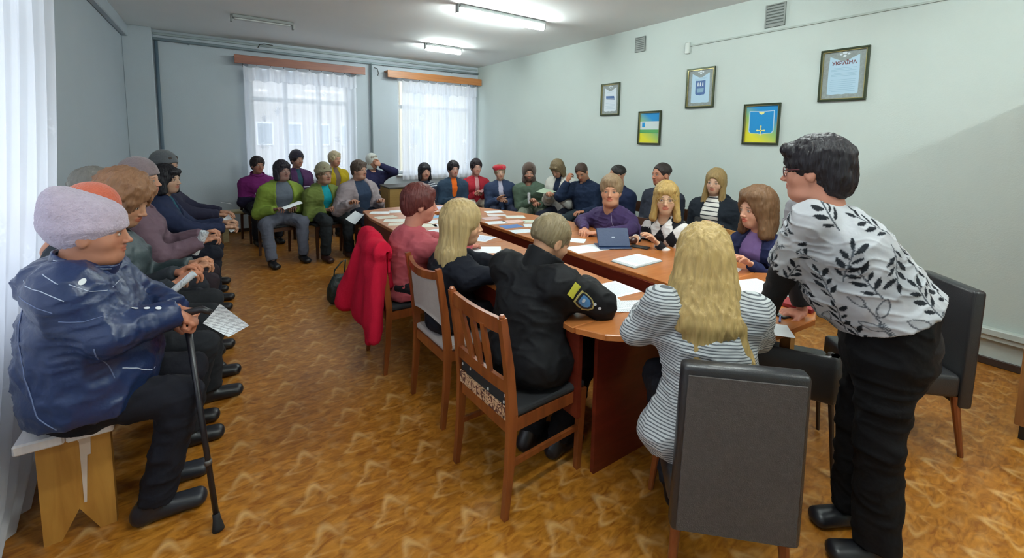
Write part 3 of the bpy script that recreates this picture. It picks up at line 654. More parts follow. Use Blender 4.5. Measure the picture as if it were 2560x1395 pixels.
b = MB(); b.tube([(X0 + .05, 3.8, 2.96), (X0 + .05, Y1 - .2, 2.96)], .02, 10); tag(b.build('heating_pipe', mat('pipe_paint', '#93a3aa', .5), smooth=True), 'grey painted pipe under the ceiling along the left wall', 'pipe')
b = MB(); b.tube([(-.665, Y1 - .04, .06), (-.665, Y1 - .04, 2.90)], .022, 10); tag(b.build('riser_pipe', mat('riser_blue_grey', '#5f7280', .5), smooth=True), 'blue-grey vertical pipe in the far left corner of the room', 'pipe')
hk = mat('hook_wire', '#4a4c4c', .5)
b = MB(); b.tube([(.60, Y1 - .04, 2.96), (.62, Y1 - .12, 3.0), (.68, Y1 - .16, 3.01), (.80, Y1 - .17, 3.0)], .007, 6); tag(b.build('wall_hook', hk), 'small bent wire hook above the left far window board', 'hook')
b = MB(); b.tube([(2.44, Y1 - .02, 2.84), (2.47, Y1 - .1, 2.82), (2.49, Y1 - .11, 2.74), (2.48, Y1 - .10, 2.69)], .008, 6); tag(b.build('wall_hook', hk), 'small bent wire hook beside the vertical pipe between the windows', 'hook')
# windows: frames, sashes and panes
WFR = mat('window_paint', '#e3e6e6', .45); GL, gn, gll, gb = _new('window_glass')
for nd in list(gn):
    if nd.type == 'BSDF_PRINCIPLED': gn.remove(nd)
g1 = gn.new('ShaderNodeBsdfTransparent'); g2 = gn.new('ShaderNodeBsdfGlossy'); g2.inputs['Roughness'].default_value = .02; gm = gn.new('ShaderNodeMixShader'); gm.inputs[0].default_value = .012
g1.inputs['Color'].default_value = (.93, .96, .97, 1)
gll.new(g1.outputs[0], gm.inputs[1]); gll.new(g2.outputs[0], gm.inputs[2]); gll.new(gm.outputs[0], gn['Material Output'].inputs['Surface'])
def window(name, M, w_, z0, z1, nm, trans=True):
    root = empty(name, (0, 0, 0)); root.matrix_world = M; structure(root)
    b = MB(); t_ = .06
    b.box((0, .10, z0), (w_, .18, z0 + t_)); b.box((0, .10, z1 - t_), (w_, .18, z1)); b.box((0, .10, z0 + t_), (t_, .18, z1 - t_)); b.box((w_ - t_, .10, z0 + t_), (w_, .18, z1 - t_)); b.build('window_frame', WFR, root)
    zt = z0 + (z1 - z0) * .70
    b = MB(); b.box((t_, .105, zt - .035), (w_ - t_, .175, zt + .035)); b.build('transom', WFR, root)
    for i in range(1, nm): b = MB(); b.box((w_ * i / nm - .035, .106, z0 + t_), (w_ * i / nm + .035, .174, z1 - t_)); b.build('mullion', WFR, root)
    for i in range(nm):
        x0 = w_ * i / nm + .035 if i else t_; x1 = w_ * (i + 1) / nm - .035 if i < nm - 1 else w_ - t_
        for za, zb in ((z0 + t_, zt - .035), (zt + .035, z1 - t_)): b = MB(); b.box((x0, .135, za), (x1, .141, zb)); b.build('pane', GL, root)
    b = MB(); b.box((-.04, -.10, z0 - .035), (w_ + .04, .10, z0), .006); b.build('window_sill', WFR, root)
    return root
window('window_1', Matrix.Translation((WA[0], Y1, 0)), WA[1] - WA[0], WA[2], WA[3], 3)
window('window_2', Matrix.Translation((WB[0], Y1, 0)), WB[1] - WB[0], WB[2], WB[3], 3)
window('window_3', Matrix.Translation((X0, LWY[0], 0)) @ Matrix.Rotation(math.pi / 2, 4, 'Z'), LWY[1] - LWY[0], LWY[2], LWY[3], 4)
# houses across the street, seen faintly through the lace
def house(x0, x1, y0, depth, h, col, lab, nw, nf, roof='#7a5a50'):
    root = empty('apartment_building', ((x0 + x1) / 2, y0, -1)); tag(root, lab, 'building'); cx = (x0 + x1) / 2
    b = MB(); b.box((x0 - cx, 0, 0), (x1 - cx, depth, h)); b.build('wall', mat('render_' + col, col, .9, noise=.06), root)
    b = MB(); b.box((x0 - cx - .3, -.3, h), (x1 - cx + .3, depth + .3, h + .35)); b.build('roof', mat('roof_' + roof, roof, .8), root)
    wd = (x1 - x0) / nw; base = None
    for i in range(nw):
        for j in range(nf):
            if base is None:
                m_ = MB(); m_.box((-.36, -.05, -.55), (.36, .02, .55)); base = m_.build('window', mat('far_window_white', '#d8dadc', .5), root); p_ = MB(); p_.box((-.28, -.07, -.47), (.28, -.052, .47)); bp_ = p_.build('pane', mat('far_window_glass', '#8d98a0', .2), base)
                base.location = (x0 - cx + wd * .5, 0, 2.6); continue
            o = base.copy(); COL.objects.link(o); o.location = (x0 - cx + wd * (i + .5), 0, 2.6 + j * 3.0); k = bp_.copy(); COL.objects.link(k); k.parent = o
house(-2.5, 7.5, 24, 8, 10.0, '#b9b4ae', 'pale rendered apartment block seen through the left far window curtain', 8, 3)
house(10.5, 22, 30, 8, 9.0, '#c9c3ae', 'cream apartment block seen faintly through the right far window curtain', 5, 3)
b = MB(); b.box((-60, 9.0, -1.3), (60, 70, -1.0)); b.box((-60, -40, -1.3), (-1.6, 9.0, -1.0)); structure(b.build('ground', mat('asphalt', '#7d7f7c', .9, noise=.1)))

# ------------------------------------------------------------------ curtains
def lace(name, thick=.62, dots=True, col='#f2f4fa', axis='x'):
    m, n, l, b = _new(name); n.remove(b)
    tr = n.new('ShaderNodeBsdfTransparent'); df = n.new('ShaderNodeBsdfDiffuse'); tl = n.new('ShaderNodeBsdfTranslucent'); df.inputs['Color'].default_value = C(col); tl.inputs['Color'].default_value = C(col)
    m1 = n.new('ShaderNodeMixShader'); m1.inputs[0].default_value = .55; l.new(df.outputs[0], m1.inputs[1]); l.new(tl.outputs[0], m1.inputs[2])
    m2 = n.new('ShaderNodeMixShader'); l.new(tr.outputs[0], m2.inputs[1]); l.new(m1.outputs[0], m2.inputs[2]); l.new(m2.outputs[0], n['Material Output'].inputs['Surface'])
    t = n.new('ShaderNodeTexCoord'); vr = n.new('ShaderNodeTexVoronoi'); vr.inputs['Scale'].default_value = 2.6
    mp = n.new('ShaderNodeMapping'); mp.inputs['Scale'].default_value = (1.6, .02, 1) if axis == 'x' else (.02, 1.6, 1); l.new(t.outputs['Object'], mp.inputs['Vector']); l.new(mp.outputs['Vector'], vr.inputs['Vector'])
    n2 = n.new('ShaderNodeTexNoise'); n2.inputs['Scale'].default_value = 34; n2.inputs['Detail'].default_value = 1; l.new(t.outputs['Object'], n2.inputs['Vector'])
    ad = n.new('ShaderNodeMath'); ad.operation = 'MULTIPLY_ADD'; ad.inputs[1].default_value = .35; l.new(n2.outputs['Fac'], ad.inputs[0]); l.new(vr.outputs['Distance'], ad.inputs[2])
    mr = n.new('ShaderNodeMapRange'); mr.inputs['From Min'].default_value = .30; mr.inputs['From Max'].default_value = .36; mr.inputs['To Min'].default_value = .96; mr.inputs['To Max'].default_value = thick
    l.new(ad.outputs[0], mr.inputs['Value'])
    if dots: l.new(mr.outputs['Result'], m2.inputs[0])
    else: m2.inputs[0].default_value = thick
    return m
LACE = lace('lace_curtain', .66); LACE2 = lace('dense_lace_curtain', .80); LACEL = lace('lace_curtain_left', .85, axis='y', col='#eef0f6'); VAL = lace('lace_valance', .80, dots=False)
def sheet(path, z0f, z1f, nx, nz, name, mat_, parent=None, amp=.02, nfold=12, seed=1, pinch=True, th=None):
    """hanging cloth along path(t)->(x,y), folded across the path"""
    rr = random.Random(seed); ph = [rr.uniform(-1, 1) for _ in range(nfold * 2 + 2)]
    v = []; q = []
    for i in range(nx + 1):
        t = i / nx
        for j in range(nz + 1):
            s = j / nz; tt = t
            x, y, nx_, ny_ = path(tt, s); z = z0f(t) + (z1f(t) - z0f(t)) * s
            k = t * nfold; f = math.sin(2 * math.pi * (k + .25 * ph[int(k) % len(ph)] * math.sin(math.pi * s))) ; f2 = math.sin(2 * math.pi * k * 2.3 + 1 + ph[int(k + 3) % len(ph)])
            a = amp * (.55 + .45 * (1 - s)) * (f + .35 * f2 * (1 - s)); v.append((x + nx_ * a, y + ny_ * a, z))
    for i in range(nx):
        for j in range(nz): a = i * (nz + 1) + j; q.append((a, a + nz + 1, a + nz + 2, a + 1))
    return link(name, arr_mesh(name, np.array(v), np.array(q)), mat_, parent)
BRD = wood('curtain_board_wood', '#7f4634', '#96573c', .4, (1, 12, 12)); BRD2 = wood('curtain_board_wood_light', '#a5693a', '#b87a45', .4, (1, 12, 12))
def far_curtain(x0, x1, bx0, bx1, m, lab, blab, bm, zl, seed, sag):
    zl = .76
    b = MB(); b.box((bx0, 8.15, 2.67), (bx1, 8.175, 2.80), .004); b.box((bx0, 8.176, 2.78), (bx1, Y1, 2.80)); o = b.build('curtain_board', bm); tag(o, blab, 'curtain board')
    root = empty('curtain', ((x0 + x1) / 2, 8.22, 0)); tag(root, lab, 'curtain'); cx = (x0 + x1) / 2
    P = lambda t, s: (x0 - cx + (x1 - x0) * t, 0, 0, 1)
    sheet(P, lambda t: zl, lambda t: 2.66 - sag * abs(math.sin(t * math.pi * 9)), 200, 14, 'sheer_panel', m, root, .028, 13, seed)
    P2 = lambda t, s: (x0 - cx + (x1 - x0) * t, -.03, 0, 1)
    sheet(P2, lambda t: 2.40 + .035 * abs(math.cos(t * math.pi * 9)), lambda t: 2.655 - .045 * abs(math.sin(t * math.pi * 9)), 200, 6, 'scalloped_valance', VAL, root, .014, 18, seed + 4)
    hm = MB()
    for k in range(10): xx = x0 - cx + (x1 - x0) * k / 9; hm.box((xx - .004, -.004, 2.62), (xx + .004, .004, 2.72))
    h_ = hm.build('curtain_hooks', hk, root); h_['kind'] = 'stuff'
    rm = MB(); rm.tube([(bx0 - cx + .03, 0, 2.73), (bx1 - cx - .03, 0, 2.73)], .009, 6); rm.build('curtain_rod', hk, root)
far_curtain(.38, 2.08, .27, 2.23, LACE, 'white lace curtain with scalloped top on the left far window', 'reddish brown wooden curtain board over the left far window', BRD, .62, 2, .07)
far_curtain(2.92, 4.50, 2.63, 4.60, LACE2, 'denser cream white lace curtain on the right far window', 'lighter brown wooden curtain board over the right far window', BRD2, .60, 5, .05)
# big sheer curtain close by on the left window, its free edge drawn forward towards the floor
def lp(t, s):
    ye = 2.66 + (3.86 - 2.66) * (s ** .55)
    return (-.80 + .05 * t + .012 * math.sin(3 * s), -1.0 + (ye + 1.0) * t, 1, 0)
root = empty('curtain', (0, 0, 0)); tag(root, 'long white sheer curtain hanging beside the woman in the mauve knit hat', 'curtain')
sheet(lp, lambda t: .012, lambda t: 2.90, 420, 18, 'sheer_panel', LACEL, root, .030, 26, 11)
b = MB(); b.tube([(-.80, -1.2, 2.93), (-.76, 4.1, 2.93)], .012, 8); b.build('curtain_rod', hk, root)
b = MB(); b.box((-1.0, 4.02, .10), (-.93, 4.22, 2.88), .012); b.box((-1.0, 4.30, .1), (-.96, 4.46, 2.88), .01); tag(b.build('window_shutter_strip', mat('jamb_grey', '#6c7a88', .6)), 'pair of grey vertical boards on the wall at the curtain edge', 'board')

# ------------------------------------------------------------------ ceiling lamps, vents, wall things
TUBE = emis('lit_tube', (.90, 1.0, .97, 1), 66.0); FIX = mat('lamp_body', '#8b8f8e', .5); FIXD = mat('unlit_tube', '#b9bcba', .4)
def lamp(cx, cy, ln, lit, lab, rz=0, z=ZC):
    root = empty('ceiling_lamp', (cx, cy, z), rz); tag(root, lab, 'ceiling lamp')
    b = MB(); b.box((-ln / 2, -.058, -.040), (ln / 2, .058, -.002), .006); b.build('lamp_body', FIX, root)
    for s in (-1, 1): b = MB(); b.box((s * (ln / 2 + .012) - .012, -.03, -.09), (s * (ln / 2 + .012) + .012, .03, -.0), .004); b.build('end_cap', FIX, root)
    b = MB()
    if lit: b.tube([(-ln / 2, 0, -.078), (ln / 2, 0, -.078)], .030, 12)
    else: b.box((-ln / 2 + .02, -.03, -.055), (ln / 2 - .02, .03, -.036), .004)
    b.build('fluorescent_tube', TUBE if lit else FIXD, root, smooth=False)
lamp(2.86, 4.56, 1.18, True, 'lit fluorescent ceiling lamp, the longer and nearer one'); lamp(3.08, 6.72, .60, True, 'short lit fluorescent ceiling lamp in front of the right far window')
lamp(.55, 6.66, .66, False, 'unlit grey fluorescent ceiling lamp over the left far window')
for i, (x, y) in enumerate(((2.9, 1.4), (.9, .5), (2.9, -1.2))):
    lamp(x, y, 1.18, True, 'lit fluorescent lamp on the ceiling %s' % ['above the near end of the table', 'above the leatherette chair', 'behind the wardrobe'][i])
VM = mat('vent_grey', '#8f9692', .6); VD = mat('vent_dark', '#5f6663', .7)
for (y0, y1, z0, z1, lab) in ((3.90, 4.06, 2.75, 2.94, 'smaller grey vent grille high on the wall by the far corner'), (2.19, 2.38, 2.745, 2.965, 'larger grey vent grille high on the wall above the cross emblem picture')):
    root = empty('vent_grille', (X1, (y0 + y1) / 2, z0)); tag(root, lab, 'vent'); hw = (y1 - y0) / 2; hh = z1 - z0
    b = MB(); b.box((-.012, -hw, 0), (-.001, hw, hh)); b.build('backing', VD, root)
    for k in range(7): b = MB(); b.box((-.019, -hw + .012, .012 + k * (hh - .02) / 7), (-.0125, hw - .012, .012 + k * (hh - .02) / 7 + .016)); b.build('slat', VM, root)
    b = MB(); b.box((-.021, -hw, 0), (-.0125, -hw + .011, hh)); b.box((-.021, hw - .011, 0), (-.0125, hw, hh)); b.box((-.021, -hw + .011, 0), (-.0125, hw - .011, .011)); b.box((-.021, -hw + .011, hh - .01), (-.0125, hw - .011, hh)); b.build('frame', VM, root)
b = MB(); b.box((X1 - .03, 3.23, 2.62), (X1, 3.29, 2.75), .006); tag(b.build('junction_box', mat('box_white', '#c3cbc6', .5)), 'small white junction box where the cable ends on the wall', 'box')
b = MB(); b.box((X1 - .014, -2.0, 2.700), (X1, 3.24, 2.716)); tag(b.build('cable_duct', mat('duct_paint', '#aab4ae', .6)), 'thin painted cable duct running along the picture wall', 'cable duct')
b = MB(); b.box((X1 - .07, -.3, .235), (X1, 1.55, .285), .006); b.box((X1 - .05, -.3, .20), (X1, 1.5, .234)); tag(b.build('wall_ledge', mat('ledge_paint', '#bcc7c2', .55)), 'pale painted ledge low on the wall beside the wardrobe', 'ledge')
# wardrobe
root = empty('wardrobe', (4.05, -.5, 0)); tag(root, 'brown wooden wardrobe standing at the wall by the leatherette chairs', 'wardrobe'); WRD = wood('wardrobe_wood', '#8a5a2e', '#a06c38', .45, (8, 8, .8))
b = MB(); b.box((-.50, -.80, .08), (.52, .82, 2.05), .004); b.build('body', WRD, root)
b = MB(); b.box((-.48, -.78, 0), (.50, .80, .08)); b.build('plinth', BLACK, root)
for s in (-1, 1):
    b = MB(); b.box((-.522, -.005 + .40 * s - .39, .12), (-.503, -.005 + .40 * s + .39, 2.0), .003); d = b.build('door', WRD, root); b = MB(); b.box((-.55, s * .06 - .01, 1.0), (-.524, s * .06 + .01, 1.12), .003); b.build('handle', hk, d)

# ------------------------------------------------------------------ pictures on the right wall
FRM = mat('frame_dark_bronze', '#38412c', .35, metal=.4); GOLD = mat('frame_gold', '#a59a6a', .3, metal=.7); DOC = mat('diploma_blue', '#a9c6d8', .5); DOCW = mat('diploma_white', '#ccd6de', .5); ORN = mat('diploma_border', '#87908f', .6, noise=.35, nscale=60)
BLU = mat('print_blue', '#0f86c4', .5); WHT = mat('print_white', '#c9d4d2', .5); GRN = mat('print_green', '#57a05c', .5); INKB = mat('ink_blue', '#3d5f92', .5); INK = mat('ink_red_brown', '#6b2f35', .5); INKG = mat('ink_grey_blue', '#7fa2b8', .6); CRM = mat('print_cream', '#e0dd90', .5)
def grad_mat():
    m, n, l, b = _new('print_blue_yellow'); t = n.new('ShaderNodeTexCoord'); d = n.new('ShaderNodeVectorMath'); d.operation = 'DOT_PRODUCT'; d.inputs[1].default_value = (0, .9, -1.6)
    mp = n.new('ShaderNodeMapping'); mp.inputs['Location'].default_value = (-.5, -.5, -.5); l.new(t.outputs['Generated'], mp.inputs['Vector']); l.new(mp.outputs['Vector'], d.inputs[0])
    cr = n.new('ShaderNodeValToRGB'); e = cr.color_ramp.elements; e[0].position = .12; e[0].color = C('#d8d22e'); e[1].position = .78; e[1].color = C('#0f86c4'); k = e.new(.45); k.color = C('#8fb86a')
    ad = n.new('ShaderNodeMath'); ad.operation = 'MULTIPLY_ADD'; ad.inputs[1].default_value = -.5; ad.inputs[2].default_value = .5
    l.new(d.outputs['Value'], ad.inputs[0]); l.new(ad.outputs[0], cr.inputs['Fac']); l.new(cr.outputs['Color'], b.inputs['Base Color']); b.inputs['Roughness'].default_value = .5; return m
GRAD = grad_mat()
def picture(yc, zc, wd, ht, lab, paint, rot=0.0):
    """hangs on the right wall; local frame: u to the viewer's right (towards -y), v up, n out of the wall (-x)"""
    root = empty('framed_picture', (X1, yc, zc)); tag(root, lab, 'picture'); root.rotation_euler = (rot, 0, 0)
    def bx(u0, v0, u1, v1, n0, n1, name, m, par=None, bev=0):
        b = MB(); b.box((-n1, -u1, v0), (-n0, -u0, v1), bev); return b.build(name, m, par or root)
    hw, hh = wd / 2, ht / 2
    b = MB(); t_ = .018
    for (u0, v0, u1, v1) in ((-hw, -hh, hw, -hh + t_), (-hw, hh - t_, hw, hh), (-hw, -hh + t_, -hw + t_, hh - t_), (hw - t_, -hh + t_, hw, hh - t_)): b.box((-.024, -u1, v0), (-.002, -u0, v1), .002)
    b.build('frame', FRM, root)
    b = MB(); g0, g1 = t_, t_ + .007
    for (u0, v0, u1, v1) in ((-hw + g0, -hh + g0, hw - g0, -hh + g1), (-hw + g0, hh - g1, hw - g0, hh - g0), (-hw + g0, -hh + g1, -hw + g1, hh - g1), (hw - g1, -hh + g1, hw - g0, hh - g1)): b.box((-.019, -u1, v0), (-.004, -u0, v1))
    b.build('gold_inner_edge', GOLD, root)
    pr = bx(-hw + t_, -hh + t_, hw - t_, hh - t_, .003, .006, 'print', GRAD); paint(bx, hw - t_ - .007, hh - t_ - .007, root, pr)
def poly(par, pts, n0, n1, name, m):
    """flat printed shape, pts in (u,v)"""
    b = MB(); b.prism([(u, v) for u, v in pts], 0, n1 - n0); b.xf(Matrix(((0, 0, -1, -n0), (-1, 0, 0, 0), (0, 1, 0, 0), (0, 0, 0, 1)))); return b.build(name, m, par)
def ornate(par, hw, hh, doc):
    poly(par, [(-hw, -hh), (hw, -hh), (hw, hh), (-hw, hh)], .0061, .0068, 'ornamental_border', ORN)
    pts = []; a, c = hw * .74, hh * .80
    for k in range(9): t = k / 8; pts.append((-a + 2 * a * t, -c - .008 * abs(math.sin(t * math.pi * 3))))
    pts += [(a, c * .3), (a * .95, c * 1.02), (a * .55, c * .88), (.02, c * .74), (-.02, c * .74), (-a * .55, c * .88), (-a * .95, c * 1.02), (-a, c * .3)]
    poly(par, pts, .0069, .0075, 'document', doc)
    for u, v, r in ((-.03, .88, .012), (.03, .88, .012), (0, .93, .018), (0, .80, .014)): poly(par, [(u * hw * 6 + r * math.cos(t * .785), v * hh + r * .7 * math.sin(t * .785)) for t in range(8)], .0069, .0074, 'ornament', DOCW)
def text(par, s, size, u, v, m, name, n_=.0078, bold=False):
    cu = bpy.data.curves.new(name, 'FONT'); cu.body = s; cu.size = size; cu.align_x = 'CENTER'; cu.align_y = 'CENTER'; cu.extrude = .0002
    if bold: cu.offset = size * .03
    o = bpy.data.objects.new(name, cu); COL.objects.link(o); dg = bpy.context.evaluated_depsgraph_get(); me = bpy.data.meshes.new_from_object(o.evaluated_get(dg)); bpy.data.objects.remove(o)
    me.transform(Matrix(((0, 0, -1, -n_), (-1, 0, 0, -u), (0, 1, 0, v), (0, 0, 0, 1)))); return link(name, me, m, par)
def shield(hw, hh, cx=0, cy=0):
    return [(cx - hw, cy + hh), (cx - hw * 1.0, cy - hh * .72), (cx - hw * .85, cy - hh * .9), (cx - hw * .3, cy - hh * .92), (cx, cy - hh), (cx + hw * .3, cy - hh * .92), (cx + hw * .85, cy - hh * .9), (cx + hw, cy - hh * .72), (cx + hw, cy + hh), (cx + hw * .35, cy + hh * .96), (cx - hw * .35, cy + hh * .96)]
def lines(par, n_, u0, u1, v1, dv, m=INKG, seed=1):
    rr = random.Random(seed)
    for k in range(n_): a = u0 + rr.uniform(0, .15) * (u1 - u0) * (k % 3 == 0); c_ = u1 - rr.uniform(0, .2) * (u1 - u0) * (k % 2); poly(par, [(a, v1 - k * dv - .0022), (c_, v1 - k * dv - .0022), (c_, v1 - k * dv), (a, v1 - k * dv)], .0076, .0078, 'text_line', m)
def p_flag(bx, hw, hh, root, pr): ornate(root, hw, hh, DOCW); poly(root, [(-hw * .55, .05), (hw * .45, .045), (hw * .55, -.01), (-hw * .5, .0)], .0076, .0079, 'flag_print', INKB); poly(root, [(-hw * .5, .015), (hw * .5, .008), (hw * .52, -.002), (-hw * .5, .003)], .008, .0082, 'flag_stripe', WHT); lines(root, 5, -hw * .6, hw * .6, -.05, .02, seed=4); lines(root, 2, -hw * .4, hw * .4, .115, .012, seed=2)
def p_coat(bx, hw, hh, root, pr):
    ornate(root, hw, hh, DOC); poly(root, shield(.062, .085, 0, .0), .0076, .0079, 'shield', INKB)
    for u in (-.03, 0, .03): poly(root, [(u - .008, .02), (u + .008, .02), (u + .006, .055), (u, .07), (u - .006, .055)], .008, .0082, 'shield_figure', DOCW)
    poly(root, [(-.04, -.05), (.04, -.05), (.045, -.005), (-.045, -.005)], .008, .0082, 'shield_base', INKG); lines(root, 2, -hw * .5, hw * .5, .115, .013, INKG, 3)
def p_ukr(bx, hw, hh, root, pr): ornate(root, hw, hh, DOC); text(root, 'УКРАЇНА', .042, 0, hh * .50, INK, 'title_lettering', bold=True); lines(root, 3, -hw * .6, hw * .6, hh * .30, .012, seed=5); lines(root, 3, -hw * .6, hw * .62, hh * .08, .012, seed=6); lines(root, 7, -hw * .62, hw * .6, -hh * .2, .017, seed=7)
def p_striped(bx, hw, hh, root, pr):
    poly(root, [(-hw, -hh * .32), (hw, -hh * .32), (hw, hh * .44), (-hw, hh * .44)], .0061, .0067, 'white_stripe', WHT); poly(root, [(-hw, -hh * .36), (hw, -hh * .36), (hw, -hh * .12), (-hw, -hh * .12)], .0068, .0073, 'green_stripe', GRN)
    poly(root, shield(.024, .032, -hw * .62, hh * .20), .0068, .0073, 'small_shield', BLU)
def p_cross(bx, hw, hh, root, pr):
    poly(root, shield(hw * .80, hh * .66, 0, .015), .0061, .0066, 'shield_outline', DOC); poly(root, shield(hw * .74, hh * .62, 0, .015), .0067, .0072, 'shield', BLU)
    for d in ((.034, .0055), (.0055, .042)): poly(root, [(-d[0], -.065 - d[1]), (d[0], -.065 - d[1]), (d[0], -.065 + d[1]), (-d[0], -.065 + d[1])], .0073 + d[0] * .001, .0077, 'cross', CRM)
    for u, v in ((-.036, -.065), (.036, -.065), (0, -.108), (0, -.022)): poly(root, [(u + .009 * math.cos(t * .785), v + .009 * math.sin(t * .785)) for t in range(8)], .0077, .0079, 'cross_end', CRM)
    poly(root, [(-.03, hh * .66), (.03, hh * .66), (.02, hh * .56), (0, hh * .52), (-.02, hh * .56)], .0073, .0077, 'crown', CRM)
picture(4.48, 2.165, .36, .45, 'smallest framed certificate with a small blue flag print', p_flag, .0)
picture(3.07, 2.21, .36, .455, 'framed certificate with a grey blue shield in its middle', p_coat)
picture(1.66, 2.21, .37, .46, 'framed certificate headed in dark red lettering, topmost by the standing woman', p_ukr)
picture(3.77, 1.76, .36, .43, 'framed print with blue, white, green and yellow stripes', p_striped)
picture(2.35, 1.785, .37, .42, 'framed blue shield emblem with a white cross on blue and yellow', p_cross)

# ------------------------------------------------------------------ conference table
OUT = [(1.30, 1.42), (1.36, 1.30), (1.83, .90), (2.35, .87), (2.86, 1.06), (3.01, 1.38), (3.01, 2.6), (2.97, 3.5), (2.82, 4.15), (2.62, 4.62), (2.44, 4.94), (2.08, 5.11), (1.62, 5.12), (1.30, 5.02), (1.27, 4.75)]
root = empty('conference_table', (2.14, 3.0, 0)); tag(root, 'long oval wooden conference table with a narrow opening down its middle', 'table')
TX, TY = 2.14, 3.0
def tpoly(pts, z0, z1, name, m):
    b = MB(); b.prism([(x - TX, y - TY) for x, y in pts], z0, z1)
    bmesh.ops.bevel(b.b, geom=[e for e in b.b.edges if abs(e.verts[0].co.z - e.verts[1].co.z) < 1e-5 and e.verts[0].co.z > z1 - 1e-4], offset=.004, segments=1, affect='EDGES'); return b.build(name, m, root)
HL, HR, HN, HF = 1.935, 2.16, 1.50, 4.58
g = .0015
tpoly([(1.30, 1.42), (1.36, 1.30), (1.83, .90), (2.35, .87), (2.86, 1.06), (3.01, 1.38), (3.01, 1.43), (1.30, 1.43)], .724, .752, 'tabletop', TABLE)
tpoly([(1.29, 1.43 + g), (HL, 1.43 + g), (HL, 3.0 - g), (1.28, 3.0 - g)], .724, .752, 'tabletop', TABLE); tpoly([(1.28, 3.0 + g), (HL, 3.0 + g), (HL, HF), (1.27, HF)], .724, .752, 'tabletop', TABLE)
tpoly([(HR + .03, 1.43 + g), (3.01, 1.43 + g), (3.01, 3.0 - g), (HR, 3.0 - g)], .724, .752, 'tabletop', TABLE); tpoly([(HR, 3.0 + g), (3.005, 3.0 + g), (2.97, 3.5), (2.82, 4.15), (2.63, HF), (HR, HF)], .724, .752, 'tabletop', TABLE)
tpoly([(1.27, HF + g), (2.63, HF + g), (2.44, 4.94), (2.08, 5.11), (1.62, 5.12), (1.32, 5.03)], .724, .752, 'tabletop', TABLE)
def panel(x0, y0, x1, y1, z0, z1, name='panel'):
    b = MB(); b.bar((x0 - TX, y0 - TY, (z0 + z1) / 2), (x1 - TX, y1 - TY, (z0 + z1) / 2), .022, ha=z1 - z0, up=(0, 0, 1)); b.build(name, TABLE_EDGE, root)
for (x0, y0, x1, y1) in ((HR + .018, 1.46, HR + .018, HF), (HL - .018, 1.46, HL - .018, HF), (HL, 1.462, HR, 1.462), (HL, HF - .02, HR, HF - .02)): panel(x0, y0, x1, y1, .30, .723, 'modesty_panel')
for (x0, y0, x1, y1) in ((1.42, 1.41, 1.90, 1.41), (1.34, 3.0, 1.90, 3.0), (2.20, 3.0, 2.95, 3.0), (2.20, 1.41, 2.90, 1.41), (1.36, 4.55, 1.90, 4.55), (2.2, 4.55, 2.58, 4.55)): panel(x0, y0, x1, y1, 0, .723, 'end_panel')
for i in range(len(OUT)):
    (x0, y0), (x1, y1) = OUT[i], OUT[(i + 1) % len(OUT)]; c_ = V(2.14, 3.0)
    q0 = V(x0, y0) + (V(HL + .1, min(max(y0, 1.5), 4.5)) - V(x0, y0)) * .05; q1 = V(x1, y1) + (V(HL + .1, min(max(y1, 1.5), 4.5)) - V(x1, y1)) * .05
    if y0 > 4.4 or y1 > 4.4: panel(*q0, *q1, .30, .723, 'apron')
for (x, y) in ((2.38, 1.00), (1.80, 1.04)):
    b = MB(); b.bar((x - TX, y - TY, 0), (x - TX, y - TY, .723), .05); b.build('leg', CHAIRW2, root)

# ------------------------------------------------------------------ chairs and benches
def copy_tree(o, parent=None):
    c = o.copy(); COL.objects.link(c)
    if parent is not None: c.parent = parent
    for ch in [x for x in bpy.data.objects if x.parent == o]: copy_tree(ch, c)
    return c
def rz(th): return math.radians(th) - math.pi / 2            # heading -> rotation of a thing that faces +y
SEATP = None
def worn_fabric():
    m, n, l, b = _new('torn_seat_fabric'); t = n.new('ShaderNodeTexCoord'); z = n.new('ShaderNodeTexNoise'); z.inputs['Scale'].default_value = 26; z.inputs['Detail'].default_value = 2; z.inputs['Distortion'].default_value = 2.5
    l.new(t.outputs['Object'], z.inputs['Vector']); cr = n.new('ShaderNodeValToRGB'); cr.color_ramp.interpolation = 'CONSTANT'; e = cr.color_ramp.elements
    e[0].position = 0; e[0].color = C('#5a3222'); e[1].position = .46; e[1].color = C('#c9a27c'); k = e.new(.58); k.color = C('#a5805c'); k = e.new(.66); k.color = C('#3a221a')
    l.new(z.outputs['Fac'], cr.inputs['Fac']); l.new(cr.outputs['Color'], b.inputs['Base Color']); b.inputs['Roughness'].default_value = .9; return m
TORN = worn_fabric(); GREYB = mat('grey_back_cloth', '#a39a94', .9, noise=.1, nscale=30, bump=.2, bscale=200); DARKC = mat('dark_seat_cloth', '#1c1d20', .85, noise=.2)
